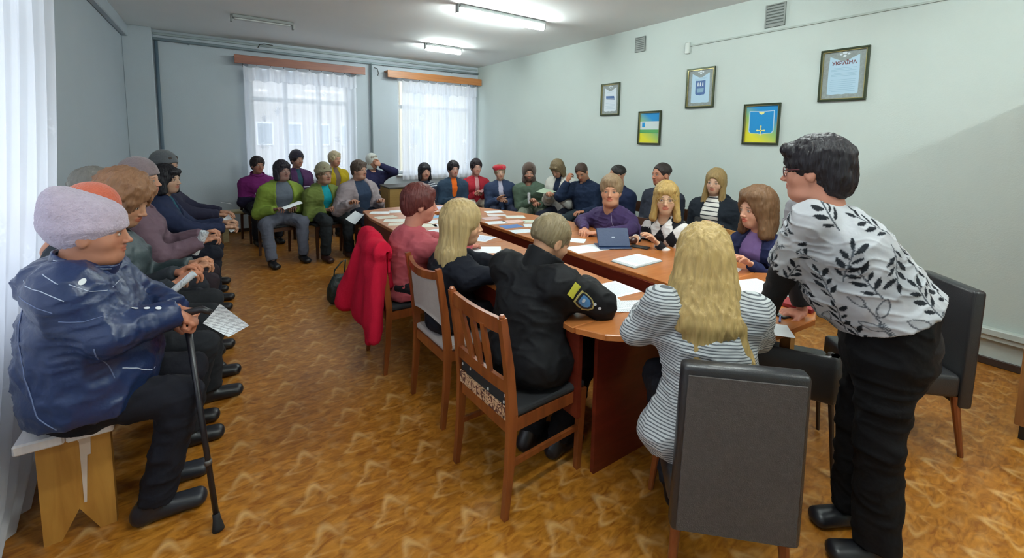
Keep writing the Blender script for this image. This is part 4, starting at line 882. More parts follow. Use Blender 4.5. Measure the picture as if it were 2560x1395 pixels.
def slat_chair(loc, th, label):
    r = empty('dining_chair', loc, rz(th)); tag(r, label, 'chair'); W2, D = .205, .46
    def P(y, z): return y
    for s in (-1, 1):
        b = MB(); b.bar((s * .175, .22, 0), (s * .185, .225, .42), .026, .036); b.build('leg', CHAIRW, r)
        b = MB(); x = s * W2; pts = [(-.235, 0), (-.215, .22), (-.205, .45), (-.225, .66), (-.262, .885)]; ws = [.024, .034, .044, .038, .030]
        for (a, c_), (w1, w2) in zip(zip(pts, pts[1:]), zip(ws, ws[1:])): b.bar((x, a[0], a[1]), (x, c_[0], c_[1]), .028, .028, ha=w1, hb=w2, up=(0, 1, 0))
        b.lathe([(.013, .883), (.014, .892), (.008, .90)], (x, -.262, 0), 8); b.build('back_post', CHAIRW, r)
    def slat(z0, y0, z1, y1, hgt, name, curve=.018):
        b = MB()
        xs = np.linspace(-W2 + .012, W2 - .012, 7)
        for a, c_ in zip(xs, xs[1:]):
            ya = y0 - curve * (1 - (a / W2) ** 2); yc = y0 - curve * (1 - (c_ / W2) ** 2); b.bar((a, ya, z0), (c_, yc, z0), .020, ha=hgt, up=(0, 0, 1))
        return b.build(name, CHAIRW, r)
    slat(.845, -.250, 0, 0, .062, 'top_rail'); slat(.575, -.218, 0, 0, .052, 'lower_rail', .008)
    for k, (xb, xt, wv) in enumerate(((-.075, -.095, .0), (0, -.005, .0), (.075, .080, .0))):
        b = MB(); zz = np.linspace(.595, .825, 6)
        for i in range(5):
            t0, t1 = i / 5, (i + 1) / 5; f = lambda t: (xb + (xt - xb) * t, -.222 - .045 * t - .006, .595 + .23 * t); wd = lambda t: .026 + .016 * math.sin(math.pi * t)
            b.bar(f(t0), f(t1), .013, .013, up=(0, 1, 0)) if False else b.hexa([(f(t0)[0] - wd(t0) / 2, f(t0)[1] - .007, f(t0)[2]), (f(t0)[0] + wd(t0) / 2, f(t0)[1] - .007, f(t0)[2]), (f(t0)[0] + wd(t0) / 2, f(t0)[1] + .007, f(t0)[2]), (f(t0)[0] - wd(t0) / 2, f(t0)[1] + .007, f(t0)[2]), (f(t1)[0] - wd(t1) / 2, f(t1)[1] - .007, f(t1)[2]), (f(t1)[0] + wd(t1) / 2, f(t1)[1] - .007, f(t1)[2]), (f(t1)[0] + wd(t1) / 2, f(t1)[1] + .007, f(t1)[2]), (f(t1)[0] - wd(t1) / 2, f(t1)[1] + .007, f(t1)[2])])
        b.build('back_slat', CHAIRW, r)
    for s in (-1, 1): b = MB(); b.bar((s * .192, -.20, .395), (s * .185, .22, .395), .02, ha=.055); b.build('seat_rail', CHAIRW, r); b = MB(); b.bar((s * .190, -.205, .22), (s * .18, .215, .22), .016, ha=.024); b.build('stretcher', CHAIRW, r)
    for y in (-.208, .222): b = MB(); b.bar((-.18, y, .395), (.18, y, .395), .02, ha=.055); b.build('seat_rail', CHAIRW, r)
    b = MB(); b.box((-.20, -.215, .424), (.20, .235, .455), .012, seg=2); b.build('seat', DARKC, r)
    o = MB(); o.box((-.19, -.226, .425), (.19, -.2165, .485), .003); t = o.build('torn_upholstery', TORN, r); t['label'] = 'torn cream and brown upholstery edge'
    o = MB(); o.box((-.19, -.219, .486), (.19, -.2, .545), .004); o.build('black_backing', DARKC, r)
    st = MB()
    for (x, z) in ((-.17, .52), (-.1, .525), (.05, .5), (.17, .50), (.175, .53), (.172, .475)): st.box((x - .004, -.2245, z - .006), (x + .004, -.2195, z + .006), .001)
    s_ = st.build('tacks', mat('tack_white', '#cfcfc8', .5), r); s_['kind'] = 'stuff'
    return r
def cloth_chair(loc, th, label, backm=GREYB, woodm=CHAIRW, top=.90):
    r = empty('dining_chair', loc, rz(th)); tag(r, label, 'chair'); W2 = .205; k = top - .90
    for s in (-1, 1):
        b = MB(); b.bar((s * .175, .22, 0), (s * .185, .225, .42), .026, .036); b.build('leg', woodm, r)
        b = MB(); x = s * W2; pts = [(-.235, 0), (-.215, .22), (-.205, .45), (-.225, .66), (-.262, .905 + k)]; ws = [.024, .034, .042, .036, .028]
        for (a, c_), (w1, w2) in zip(zip(pts, pts[1:]), zip(ws, ws[1:])): b.bar((x, a[0], a[1]), (x, c_[0], c_[1]), .026, .026, ha=w1, hb=w2, up=(0, 1, 0))
        b.build('back_post', woodm, r)
    b = MB(); xs = np.linspace(-W2 + .011, W2 - .011, 9)
    for a, c_ in zip(xs, xs[1:]):
        f = lambda x: (-.245 - .035 * (1 - (x / W2) ** 2), .868 + k - .022 * (1 - (x / W2) ** 2)); b.bar((a, f(a)[0], f(a)[1]), (c_, f(c_)[0], f(c_)[1]), .024, ha=.042, up=(0, 0, 1))
    b.build('top_rail', woodm, r)
    v = []; q = []; nx, nz = 12, 8
    for i in range(nx + 1):
        x = -W2 + .014 + (2 * W2 - .028) * i / nx; e = 1 - (x / W2) ** 2
        for j in range(nz + 1):
            t = j / nz; z = (.60 - .035 * (1 - e)) + (.852 + k - .020 * e - .60 + .035 * (1 - e)) * t; v.append((x, -.222 - .028 * t - .022 * e, z))
    m = len(v)
    for (x, y, z) in list(v): v.append((x, y + .014, z))
    for i in range(nx):
        for j in range(nz): a = i * (nz + 1) + j; q.append((a, a + nz + 1, a + nz + 2, a + 1)); q.append((m + a, m + a + 1, m + a + nz + 2, m + a + nz + 1))
    for i in range(nx):
        for j in (0, nz): a = i * (nz + 1) + j; q.append((a, a + nz + 1, m + a + nz + 1, m + a))
    link('back_cushion', arr_mesh('back_cushion', np.array(v), np.array(q)), backm, r)
    for s in (-1, 1): b = MB(); b.bar((s * .192, -.20, .395), (s * .185, .22, .395), .02, ha=.055); b.build('seat_rail', woodm, r)
    for y in (-.208, .222): b = MB(); b.bar((-.18, y, .395), (.18, y, .395), .02, ha=.055); b.build('seat_rail', woodm, r)
    b = MB(); b.box((-.20, -.215, .424), (.20, .235, .46), .014, seg=2); b.build('seat', backm if backm is not DARKC else DARKC, r); return r
def simple_chair():
    r = empty('dining_chair', (0, 0, 0), 0); wd_ = mat('chair_dark_wood', '#4a2c1c', .4, noise=.15)
    for s in (-1, 1):
        b = MB(); b.bar((s * .175, .19, 0), (s * .18, .19, .42), .026, .034); b.build('leg', wd_, r)
        b = MB(); b.bar((s * .18, -.23, 0), (s * .18, -.20, .44), .026, .034); b.bar((s * .18, -.20, .44), (s * .18, -.26, .84), .034, .026); b.build('back_post', wd_, r)
    b = MB(); b.box((-.20, -.21, .425), (.20, .215, .455), .012, seg=2); b.build('seat', DARKC, r)
    b = MB(); b.hexa([(-.165, -.255, .70), (.165, -.255, .70), (.165, -.235, .70), (-.165, -.235, .70), (-.165, -.275, .83), (.165, -.275, .83), (.165, -.257, .83), (-.165, -.257, .83)]); b.build('backrest', wd_, r)
    for y in (-.2, .19): b = MB(); b.bar((-.165, y, .40), (.165, y, .40), .02, ha=.045); b.build('seat_rail', wd_, r)
    return r
SC0 = simple_chair(); SC_used = [False]
def sit_chair(x, y, th, label):
    r = SC0 if not SC_used[0] else copy_tree(SC0); SC_used[0] = True
    r.location = (x, y, 0); r.rotation_euler = (0, 0, rz(th)); tag(r, label, 'chair', 'wooden chairs under the seated people'); return r
def armless(loc, th, label, back_tilt=.02, w_=.205, seatz=.40, topz=.87, botz=.275, backmat=None, legm=None):
    """square leatherette chair, tall padded back down below the seat"""
    r = empty('leatherette_chair', loc, rz(th)); tag(r, label, 'chair'); legm = legm or CHAIRW
    b = MB(); b.box((-w_, -.20, seatz - .085), (w_, .25, seatz + .035), .022, seg=3); b.build('seat', LEATHER, r, smooth=True)
    b = MB(); b.box((-w_, -.262, botz), (w_, -.20, topz), .018, seg=3)
    for v_ in b.b.verts: v_.co.y -= (v_.co.z - botz) * back_tilt; v_.co.x *= 1 - .10 * max(0, (v_.co.z - .6)) / .3 * (1 if abs(v_.co.x) > .1 else 0) * .6
    b.build('backrest', LEATHER, r, smooth=True)
    if backmat:
        b = MB(); b.box((-w_ + .018, -.268, botz + .015), (w_ - .018, -.2625, topz - .03), .002)
        for v_ in b.b.verts: v_.co.y -= (v_.co.z - botz) * back_tilt; v_.co.x *= 1 - .10 * max(0, (v_.co.z - .6)) / .3 * .6
        o = b.build('back_covering', backmat, r); o['label'] = 'worn grey-brown cloth on the back side'
    for sx in (-1, 1):
        for y0, y1 in ((-.20, -.24), (.21, .25)):
            b = MB(); b.tube([(sx * (w_ - .035), y0, seatz - .085), (sx * (w_ - .01), y1, .0)], [.020, .0125], 10); b.build('leg', legm, r)
    return r
slat_chair((1.155, 1.64, 0), 3, 'reddish wooden slat-back chair with torn seat edge under the person in the black uniform jacket')
cloth_chair((1.185, 2.31, 0), 2, 'wooden chair with light grey cloth back behind the long-haired blonde woman')
cloth_chair((1.10, 3.02, 0), 0, 'wooden chair with the bright red jacket draped over its back', backm=DARKC)
cloth_chair((3.24, 2.50, 0), 180, 'light wooden chair with mustard yellow back between the purple and the diamond-patterned sweaters', backm=mat('mustard_cloth', '#8f8430', .9, noise=.1), woodm=CHAIRW2, top=.86)
cloth_chair((3.38, 1.92, 0), 182, 'light wooden chair with grey back beside the woman in the lilac turtleneck', backm=mat('dull_grey_cloth', '#6c6a66', .9), woodm=CHAIRW2, top=.86)
armless((1.385 + .68 * .24, .70 + .73 * .24, 0), 46, 'black leatherette chair with worn grey-brown back nearest the viewer', w_=.205, backmat=VELV, topz=.875, botz=.27)
armless((3.24 - .72 * .25, .575 + .69 * .25, 0), 136, 'black leatherette chair standing empty behind the standing woman', w_=.205, topz=.88, botz=.26)
# low black bucket chair with thin legs half under the table
r = empty('bucket_chair', (2.44, 1.02, 0), rz(30)); tag(r, 'low black bucket chair with thin legs pushed under the table beside the standing woman', 'chair')
b = MB(); b.box((-.21, -.19, .40), (.21, .21, .47), .03, seg=3); b.build('seat', LEATHER, r, smooth=True)
v, q = sdf_mesh([('+', ecap((-.17, -.17, .47), (.17, -.17, .47), (.12, .035), right=(0, 0, 1)), 0), ('+', ecap((-.19, -.15, .5), (-.2, .06, .47), (.09, .03), (.05, .025), right=(0, 0, 1)), .04), ('+', ecap((.19, -.15, .5), (.2, .06, .47), (.09, .03), (.05, .025), right=(0, 0, 1)), .04)], .014)
link('backrest', arr_mesh('backrest', v, q), LEATHER, r)
for sx in (-1, 1):
    for sy in (-1, 1): b = MB(); b.tube([(sx * .17, sy * .16, .41), (sx * .20, sy * .20, 0)], [.013, .009], 8); b.build('leg', mat('dark_leg', '#2e2018', .4), r)
# bench along the left wall
BN = wood('bench_wood', '#a5712c', '#bd8a3e', .5, (8, 8, 1)); PAINT = mat('bench_white_paint', '#d9d2cf', .55, noise=.12, nscale=9, stretch=(14, 1, 1), bump=.1)
def bench(x0, x1, y0, y1, sz, label, topm, legs, legm, drip=False, rotz=0):
    r = empty('bench', ((x0 + x1) / 2, (y0 + y1) / 2, 0)); tag(r, label, 'bench'); cx, cy = (x0 + x1) / 2, (y0 + y1) / 2
    along_y = (y1 - y0) > (x1 - x0)
    if along_y:
        n_ = 2; wd_ = (x1 - x0) / n_
        for k in range(n_): b = MB(); b.box((x0 - cx + k * wd_ + .0015, y0 - cy, sz - .04), (x0 - cx + (k + 1) * wd_ - .0015, y1 - cy, sz), .006); b.build('seat_plank', topm, r)
        for ly in legs:
            xa, xb = x0 - cx + .03, x1 - cx - .03; xm = (xa + xb) / 2; b = MB()
            prof = [(xa, 0), (xm - .055, 0), (xm, .11), (xm + .055, 0), (xb, 0), (xb, sz - .041), (xa, sz - .041)]
            b.prism(prof, 0, .035); b.xf(Matrix(((1, 0, 0, 0), (0, 0, -1, ly - cy + .0175), (0, 1, 0, 0), (0, 0, 0, 1)))); b.build('leg_board', legm, r)
        if drip:
            b = MB(); y_ = legs[0] - cy - .0185
            b.prism([(xm - .005 + .02, .13), (xm + .003 + .02, .13), (xm + .035, sz - .16), (xm + .045, sz - .16), (xm + .05, sz - .041), (xm - .01, sz - .041), (xm + .015, sz - .10)], 0, .0015); b.xf(Matrix(((1, 0, 0, 0), (0, 0, 1, y_ - .0015), (0, 1, 0, 0), (0, 0, 0, 1)))); o = b.build('paint_drip', mat('drip_white', '#d0bfb0', .5), r); o['label'] = 'white paint run down the leg board'
        b = MB(); b.box((xm - .02, legs[0] - cy + .02, .16), (xm + .02, legs[-1] - cy - .02, .22)); b.build('stretcher', legm, r)
    else:
        b = MB(); b.box((x0 - cx, y0 - cy, sz - .035), (x1 - cx, y1 - cy, sz), .006); b.build('seat_plank', topm, r)
        for lx in legs: b = MB(); b.box((lx - cx - .035, y0 - cy + .02, 0), (lx - cx + .035, y1 - cy - .02, sz - .036)); b.build('leg_board', legm, r)
    return r
bench(-.645, -.375, 2.19, 5.9, .485, 'long bench with white-painted seat and ochre leg boards under the left row of people', PAINT, (2.31, 4.0, 5.75), BN, drip=True)
bench(-.45, .30, 7.62, 7.86, .45, 'pale narrow bench standing empty in the far left corner', wood('pale_wood', '#a89a72', '#b8aa80', .5), (-.30, .05), wood('pale_wood', '#a89a72', '#b8aa80', .5))
# small desk behind the far end of the table
r = empty('desk', (2.55, 6.75, 0)); tag(r, 'small ochre wooden desk behind the far end of the table', 'desk'); DW = wood('ochre_veneer', '#8a6a34', '#9a7a42', .5)
b = MB(); b.box((-.45, -.22, .80), (.45, .24, .825), .003); b.build('desktop', mat('desk_dark_top', '#3a3530', .5), r); b = MB(); b.box((-.43, -.20, .30), (.43, -.18, .80)); b.build('front_panel', DW, r)
for s in (-1, 1): b = MB(); b.box((s * .43 - .012, -.178, 0), (s * .43 + .012, .22, .80)); b.build('side_panel', DW, r)

# ------------------------------------------------------------------ the people
def bust(*a): pass
P = {}
def lin(h): return np.array(C(h)[:3], f4)
def col_bands(bands, base):
    def fn(co, d):
        c = np.tile(lin(base), (len(co), 1)); z = co[:, 2]
        for a, b_, h in bands: c[(z > a) & (z < b_)] = lin(h)
        return c
    return fn
def col_argyle(co, d):
    lat = (co - d['PV'].astype(f4)) @ d['Rt'].astype(f4); z = co[:, 2]
    a = np.floor(lat / .105 + z / .16 + .2); b_ = np.floor(lat / .105 - z / .16 + .3); m = ((a + b_) % 2) == 0
    c = np.where(m[:, None], lin('#1b1b20'), lin('#d6d2d0')); ar = np.abs(lat) > .15; s_ = (np.floor(z / .05 + lat * 3) % 2 == 0) & ar
    c[ar] = lin('#1e1a22'); c[s_] = lin('#cfcbca'); return c
def col_leaves(co, d):
    ax_ = nrm(d['Hb'] - d['PV']); D = co - d['PV'].astype(f4); v_ = D @ ax_.astype(f4); ra = D @ d['Rt'].astype(f4); fo = nrm(d['F'] - ax_ * (ax_ @ d['F'])); fb = D @ fo.astype(f4)
    u_ = np.arctan2(fb, -ra) * .175
    for i in (0, 1):                                   # the sleeves carry the print along the arm
        w_ = d['EL'][i] - d['SH'][i]; L_ = np.linalg.norm(w_); w_ = w_ / L_; Q = co - d['SH'][i].astype(f4); t_ = Q @ w_.astype(f4); q1 = nrm(np.cross(w_, (0, 0, 1))); q2 = np.cross(w_, q1)
        rr_ = np.sqrt(np.maximum(0, (Q * Q).sum(1) - t_ * t_)); mk = (t_ > .045) & (rr_ < .085) & (t_ < L_)
        u_ = np.where(mk, .9 + i + np.arctan2(Q @ q1.astype(f4), Q @ q2.astype(f4)) * .075, u_); v_ = np.where(mk, -t_ + .5, v_)
    base = lin('#b2b4b8'); c = np.tile(base, (len(co), 1)); n1 = vnoise(co, 9); c *= (1 - .28 * np.clip((n1 - .45) * 4, 0, 1))[:, None]
    rr = random.Random(5); sp = []
    for gu in np.arange(-.6, 2.3, .098):
        for gv in np.arange(-.15, .75, .125): sp.append((gu + rr.uniform(-.03, .03), gv + rr.uniform(-.035, .035) + (.06 if int(round(gu * 10)) % 2 else 0), rr.uniform(-.6, .6) + (math.pi if rr.random() < .25 else 0), rr.random()))
    for su, sv, an, kd in sp:
        m = (np.abs(u_ - su) < .10) & (np.abs(v_ - sv) < .10)
        if not m.any(): continue
        x = u_[m] - su; y = v_[m] - sv; ca, sa = math.cos(an), math.sin(an); X_ = x * ca + y * sa; Y_ = -x * sa + y * ca; X_ = X_ - .25 * Y_ * np.abs(Y_) * 12 * .2
        cc = c[m]; big = kd < .3; colr = lin('#777d80') if big else lin('#1c2026'); stem = (np.abs(X_) < .0022) & (np.abs(Y_) < .065); 
        if big: stem |= (np.abs(np.abs(X_) - .0055) < .0014) & (Y_ < -.01) & (Y_ > -.065)
        cc[stem] = lin('#4a4f55')
        n_l = 3 if big else 7
        for k in range(n_l):
            yy = -.045 + .095 * k / max(1, n_l - 1); sg = -1 if k % 2 else 1; a2 = sg * (.75 if k < n_l - 1 else .1); l2 = (.036 if big else .0175 + .006 * ((k * 7) % 3) / 2); w2 = l2 * (.42 if big else .34)
            px, py = X_ - sg * .003 - math.sin(a2) * l2, Y_ - yy - math.cos(a2) * l2; lx = px * math.cos(a2) - py * math.sin(a2); ly = px * math.sin(a2) + py * math.cos(a2)
            q_ = np.abs(lx) / w2 + (ly / l2) ** 2
            if big: cc[(q_ < 1) & (q_ > .72)] = lin('#55595e'); cc[q_ < .72] = cc[q_ < .72] * .86
            else: cc[q_ < 1] = colr
        c[m] = cc
    return c
# --- bench row by the left wall
def hatlady_extra(d):
    o = d['ops']; Hb, F, Rt, UP, PV = d['Hb'], d['F'], d['Rt'], d['UP'], d['PV']
    o += [('+', ecap(Hb - Rt * .07 - F * .09 + UP * .015, Hb + Rt * .07 - F * .09 + UP * .015, .065, .065), .04), ('+', ecap(Hb - Rt * .16 - UP * .03, Hb + Rt * .16 - UP * .03, .085, .085), .06), ('+', ell(PV + F * .02 + UP * .10, (.205, .225, .19)), .06)]
    return o
P['mauvehat'] = person('woman in navy quilted jacket and mauve knit hat leaning on a cane', (-.405, 2.27, 1.215), (-.455, 2.31), 0, zs=.485, look=-6, pitch=-4, near=2, kind='p', skin='#a8735a', G=1.22, coat=.030, lowcut=.548, S=1.0, top='#1f3a6e',
    topmat=mat('navy_nylon', '#182a50', .38, noise=.18, nscale=5, bump=.5, bscale=22, spec=.5), pants='#15161f', shoes='#1c1e26', hair='crop', haircol='#2e231d', hat='tallbeanie', hatcol='#b3a6b4', collar=.085, length=.42, extra=hatlady_extra, fat=.02,
    hands=(('w', -.175, 2.33, .845), ('w', -.165, 2.16, .885)), hdir=((1, -.9, -.55), (1, .0, -.95)), hup=(None, None), hpose=('grip', 'grip'), knees=(('w', -.16, 2.45, .51), ('w', -.17, 2.21, .51)), feet=(('w', -.26, 2.42, .085), ('w', -.27, 2.22, .085)), elbow=((-.30, 2.54, .84), (-.34, 2.07, .875)), shoulders=((-.46, 2.47, 1.06), (-.46, 2.13, 1.06)), headS=1.03, lips=.1)
P['orange'] = person('person with a close orange knitted cap bending forward beside the mauve hat', (-.50, 2.78, 1.205), (-.53, 2.80), 0, zs=.47, look=-15, pitch=-25, near=1, kind='m', skin='#b07a5e', G=1.1, top='#2b3036', pants='#1d1f24', hat='beanie', hatcol='#c9684e', headS=.95,
    hands=(('w', -.20, 2.88, .86), ('w', -.20, 2.66, .86)), hpose=('hold', 'hold'), feet=(('w', -.22, 2.86, .085), ('w', -.20, 2.68, .085)), coat=.02)
P['fluffy'] = person('woman with fluffy light brown hair in dark green jacket looking down', (-.44, 3.20, 1.215), (-.50, 3.22), 0, zs=.47, look=-25, pitch=-20, near=1, skin='#b98a6c', G=1.15, top='#2c3a3c', pants='#202226', hair='puffy', haircol='#8a6448', coat=.022, hood=True, topmat=mat('dark_green_nylon', '#2e3c40', .5, noise=.25, nscale=6, bump=.5, bscale=18),
    hands=(('w', -.16, 3.30, .80), ('w', -.16, 3.10, .80)), hpose=('hold', 'hold'), headS=1.14)
P['grey'] = person('person with short grey hair sitting behind the fluffy-haired woman', (-.60, 3.55, 1.25), (-.58, 3.58), 0, zs=.47, look=-10, near=0, skin='#a8806a', top='#3c3f44', hair='short', haircol='#77736c', hands=None)
P['mauvecoat'] = person('woman in mauve coat and grey-pink knit hat with a rolled paper', (-.44, 3.92, 1.265), (-.52, 3.95), 0, zs=.47, look=-15, near=1, skin='#b98a70', G=1.05, top='#6a5560', pants='#2a2228', hat='beanie', hatcol='#857678', coat=.024, length=.4,
    hands=(('w', -.12, 4.02, .84), ('w', -.12, 3.82, .82)), hpose=('hold', 'hold'))
P['darkhair'] = person('woman with chin-length dark hair and teal scarf in dark blue jacket', (-.375, 4.82, 1.19), (-.50, 4.85), -5, zs=.47, look=-28, near=1, skin='#b39078', G=1.05, top='#222a45', inner='#1f5a68', innerw=.05, pants='#1c1f2a', hair='bob', haircol='#17151a', coat=.02,
    hands=(('w', .02, 4.95, .76), ('w', .02, 4.78, .74)), hpose=('hold', 'hold'), knees=((-.14, .42, .53), (.14, .44, .53)))
P['furcap'] = person('person in grey fur-trimmed cap at the far end of the left bench', (-.42, 5.40, 1.265), (-.52, 5.42), -5, zs=.47, look=-30, near=0, skin='#a88068', G=1.15, top='#26263a', pants='#1d2a44', hair='short', haircol='#3c2f28', hat='beanie', hatcol='#5f6266', coat=.024, hood=True, hands=(('w', .0, 5.5, .78), ('w', -.02, 5.3, .78)))
# --- far left group, back row then front row
P['magenta'] = person('woman in magenta jacket in the back row by the left far window', (.48, 7.55, 1.13), (.47, 7.62), -78, look=-72, skin='#a06e5c', G=1.15, top='#6c2060', pants='#1c1d26', hair='short', haircol='#2a1f20', coat=.022, collar=.06, hands=((-.06, .24, .70), (.07, .24, .68)), pitch=0, topcolor=col_bands([(0, .68, '#242038')], '#6c2060'))
P['purplehat'] = person('woman in purple jacket, white scarf and dark knit hat in the back row', (1.02, 7.64, 1.20), (1.03, 7.68), -75, look=-68, skin='#a37a68', G=1.05, top='#4a2c52', inner='#2a4a58', innerw=.035, pants='#1c1d26', hair='short', haircol='#2a2024', hat='beanie', hatcol='#2c2836', coat=.02)
P['yellow'] = person('woman with short blonde hair in yellow jacket in the back row', (1.58, 7.66, 1.20), (1.57, 7.70), -75, look=-66, skin='#b08068', G=1.1, top='#a48e18', pants='#22242c', hair='short', haircol='#b8a888', coat=.022, hood=True, inner='#6a5a52', innerw=.04)
P['whitehat'] = person('woman in white fluffy hat rubbing her eye with one hand', (2.17, 7.60, 1.155), (2.20, 7.66), -80, look=-75, tilt=-8, skin='#b88a74', G=1.1, top='#232344', pants='#1c1d26', hair='short', haircol='#9a9488', hat='scarf', hatcol='#c9ccc6', coat=.022, hands=(('w', 2.25, 7.46, 1.10), (.05, .25, .68)), elbow=((2.50, 7.46, .98), None), hdir=((-.6, .1, .45), None), hup=((0, -1, .2), None), hpose=('hold', 'relax'))
P['lime'] = person('woman in lime green jacket and grey trousers with a paper on her lap', (.665, 6.28, 1.135), (.62, 6.42), -78, look=-66, near=1, kind='p', skin='#8c6b62', G=1.25, top='#788c38', inner='#5c6470', innerw=.10, pants='#5a5d6a', hair='bob', haircol='#27222c', coat=.028, hood=True, hands=((-.11, .26, .66), (.13, .28, .67)), hpose=('hold', 'hold'),
    knees=(('w', .44, 6.06, .50), ('w', .84, 6.06, .50)), feet=(('w', .49, 5.92, .085), ('w', .84, 6.02, .085)), brow='#2a2020', lips=.1)
P['olive'] = person('woman in olive jacket with turquoise top and beige knit hat', (1.13, 6.14, 1.085), (1.12, 6.28), -76, look=-66, near=1, kind='p', skin='#9c7662', G=1.12, top='#66743a', inner='#0f8a94', innerw=.055, pants='#23282c', hair='short', haircol='#6a5a48', hat='beanie', hatcol='#8f8a72', coat=.026, hood=True, hands=((-.05, .27, .63), (.06, .27, .64)), hpose=('relax', 'relax'), feet=((-.16, .40, .085), (.14, .38, .085)), shoes='#3a2220')
P['beige'] = person('heavy-set woman in beige jacket over a dark blue sweater', (1.55, 6.04, 1.135), (1.58, 6.20), -74, look=-58, near=1, kind='p', skin='#a8806c', G=1.4, top='#8f8488', inner='#2c3a50', innerw=.095, pants='#1e2230', hair='short', haircol='#4c4038', coat=.028, hands=(('w', 1.78, 5.88, .72), ('w', 1.36, 5.78, .74)), hpose=('relax', 'hold'), length=.2)
# --- row by the right far window and the picture wall
P['striped'] = person('woman in dark sweater with white chest stripes before the right far window', (2.57, 6.28, 1.065), (2.58, 6.36), -95, look=-92, skin='#a87c6a', G=1.05, top='#262c3c', topmat=None, pants='#1e2230', hair='bob', haircol='#1c1a20', collar=.05, coat=.006, topname='sweater', topcolor=col_bands([(.872, .886, '#c6cad0'), (.846, .858, '#c6cad0'), (.90, .91, '#a9aeb8')], '#262c3c'), tophc=.008)
P['orangehood'] = person('person in slate blue jacket over a bright orange hoodie', (3.00, 6.18, 1.10), (3.02, 6.26), -100, look=-95, skin='#b08474', kind='m', G=1.1, top='#2b3d50', inner='#d8641c', innerw=.045, pants='#222630', hair='short', haircol='#1e1b20', coat=.02, hands=None)
P['redcoat'] = person('woman in red cardigan and pink scarf with a small notebook', (3.40, 6.18, 1.12), (3.42, 6.26), -104, look=-104, skin='#b98c7c', G=1.05, top='#9c2230', inner='#c08a8c', innerw=.035, pants='#c4bcae', hair='short', haircol='#241a20', coat=.016, topname='cardigan', hands=((-.04, .24, .70), (.06, .25, .72)), hpose=('hold', 'hold'), headS=1.04)
P['beret'] = person('woman in bright red beret and navy coat', (3.50, 5.62, 1.075), (3.60, 5.70), -120, look=-112, tilt=-4, skin='#b8937e', G=1.15, top='#2a3650', inner='#a8a6b8', innerw=.035, pants='#23283a', hair='short', haircol='#8a7a60', hat='beret', hatcol='#b01e2e', coat=.024, hands=((-.05, .30, .66), (.08, .34, .70)), hpose=('relax', 'flat'), length=.5, headS=.93)
P['beard'] = person('bearded man in dark green hooded jacket holding a folded paper', (3.74, 5.20, 1.09), (3.88, 5.26), -130, look=-124, kind='m', skin='#a87c68', G=1.2, top='#48584a', pants='#6c7264', hair='short', haircol='#3a2a22', hat='hood', hatcol='#4c3c34', beard='#2e2a26', coat=.028, hands=((-.10, .30, .66), (.04, .32, .70)), hpose=('hold', 'grip'))
P['whitevest'] = person('woman in off-white padded jacket over dark blue reading a leaflet', (3.96, 4.82, 1.175), (4.12, 4.84), -160, look=-165, pitch=-38, skin='#a87e68', top='#c4c2ba', inner='#17233a', innerw=.05, pants='#1a1e2c', hair='bob', haircol='#6c5c42', coat=.03, hood=True, G=1.1, hands=((-.04, .34, .82), (.05, .36, .82)), hpose=('hold', 'hold'))
P['foreheadman'] = person('man in dark navy jacket resting his forehead on his hand', (4.02, 4.38, 1.155), (4.14, 4.38), -165, look=-150, pitch=-28, tilt=-10, kind='m', skin='#a8785e', G=1.2, top='#16243c', pants='#263036', hair='crop', haircol='#3a2a22', coat=.024, hands=((-.13, .30, .66), ('w', 3.88, 4.50, 1.03)), elbow=(None, (3.80, 4.56, .82)), hdir=(None, (.25, -.2, .9)), hup=(None, (-1, 0, .1)), hpose=('relax', 'hold'))
P['backman'] = person('dark-haired man in navy jacket half hidden behind the purple sweater', (4.08, 3.80, 1.165), (4.16, 3.80), 180, look=150, kind='m', skin='#a8785e', G=1.1, top='#1a2440', pants='#1c2028', hair='crop', haircol='#1a1614', coat=.02, hands=None)
P['broadman'] = person('broad man with short dark brown hair and charcoal jacket against the wall', (4.03, 3.10, 1.225), (4.12, 3.12), 180, look=168, near=1, kind='m', skin='#b0765c', G=1.25, top='#2b2f3b', pants='#1c2028', hair='crop', haircol='#2c2220', coat=.026, hood=True, fat=.02, hands=None, headS=1.05)
P['stripedtop'] = person('woman with long light brown hair and striped white top in black parka', (3.97, 2.42, 1.205), (4.10, 2.42), 188, look=196, tilt=4, pitch=-2, near=1, skin='#c09880', G=1.15, top='#161d26', inner='#d8d4ce', innerw=.085, pants='#15171c', hair='long', haircol='#8a7248', coat=.028, hood=True, hands=((-.07, .25, .80), (.09, .25, .78)), hpose=('relax', 'relax'),
    innermat=stripes('striped_knit', '#d8d4ce', '#22242c', .042, .22))
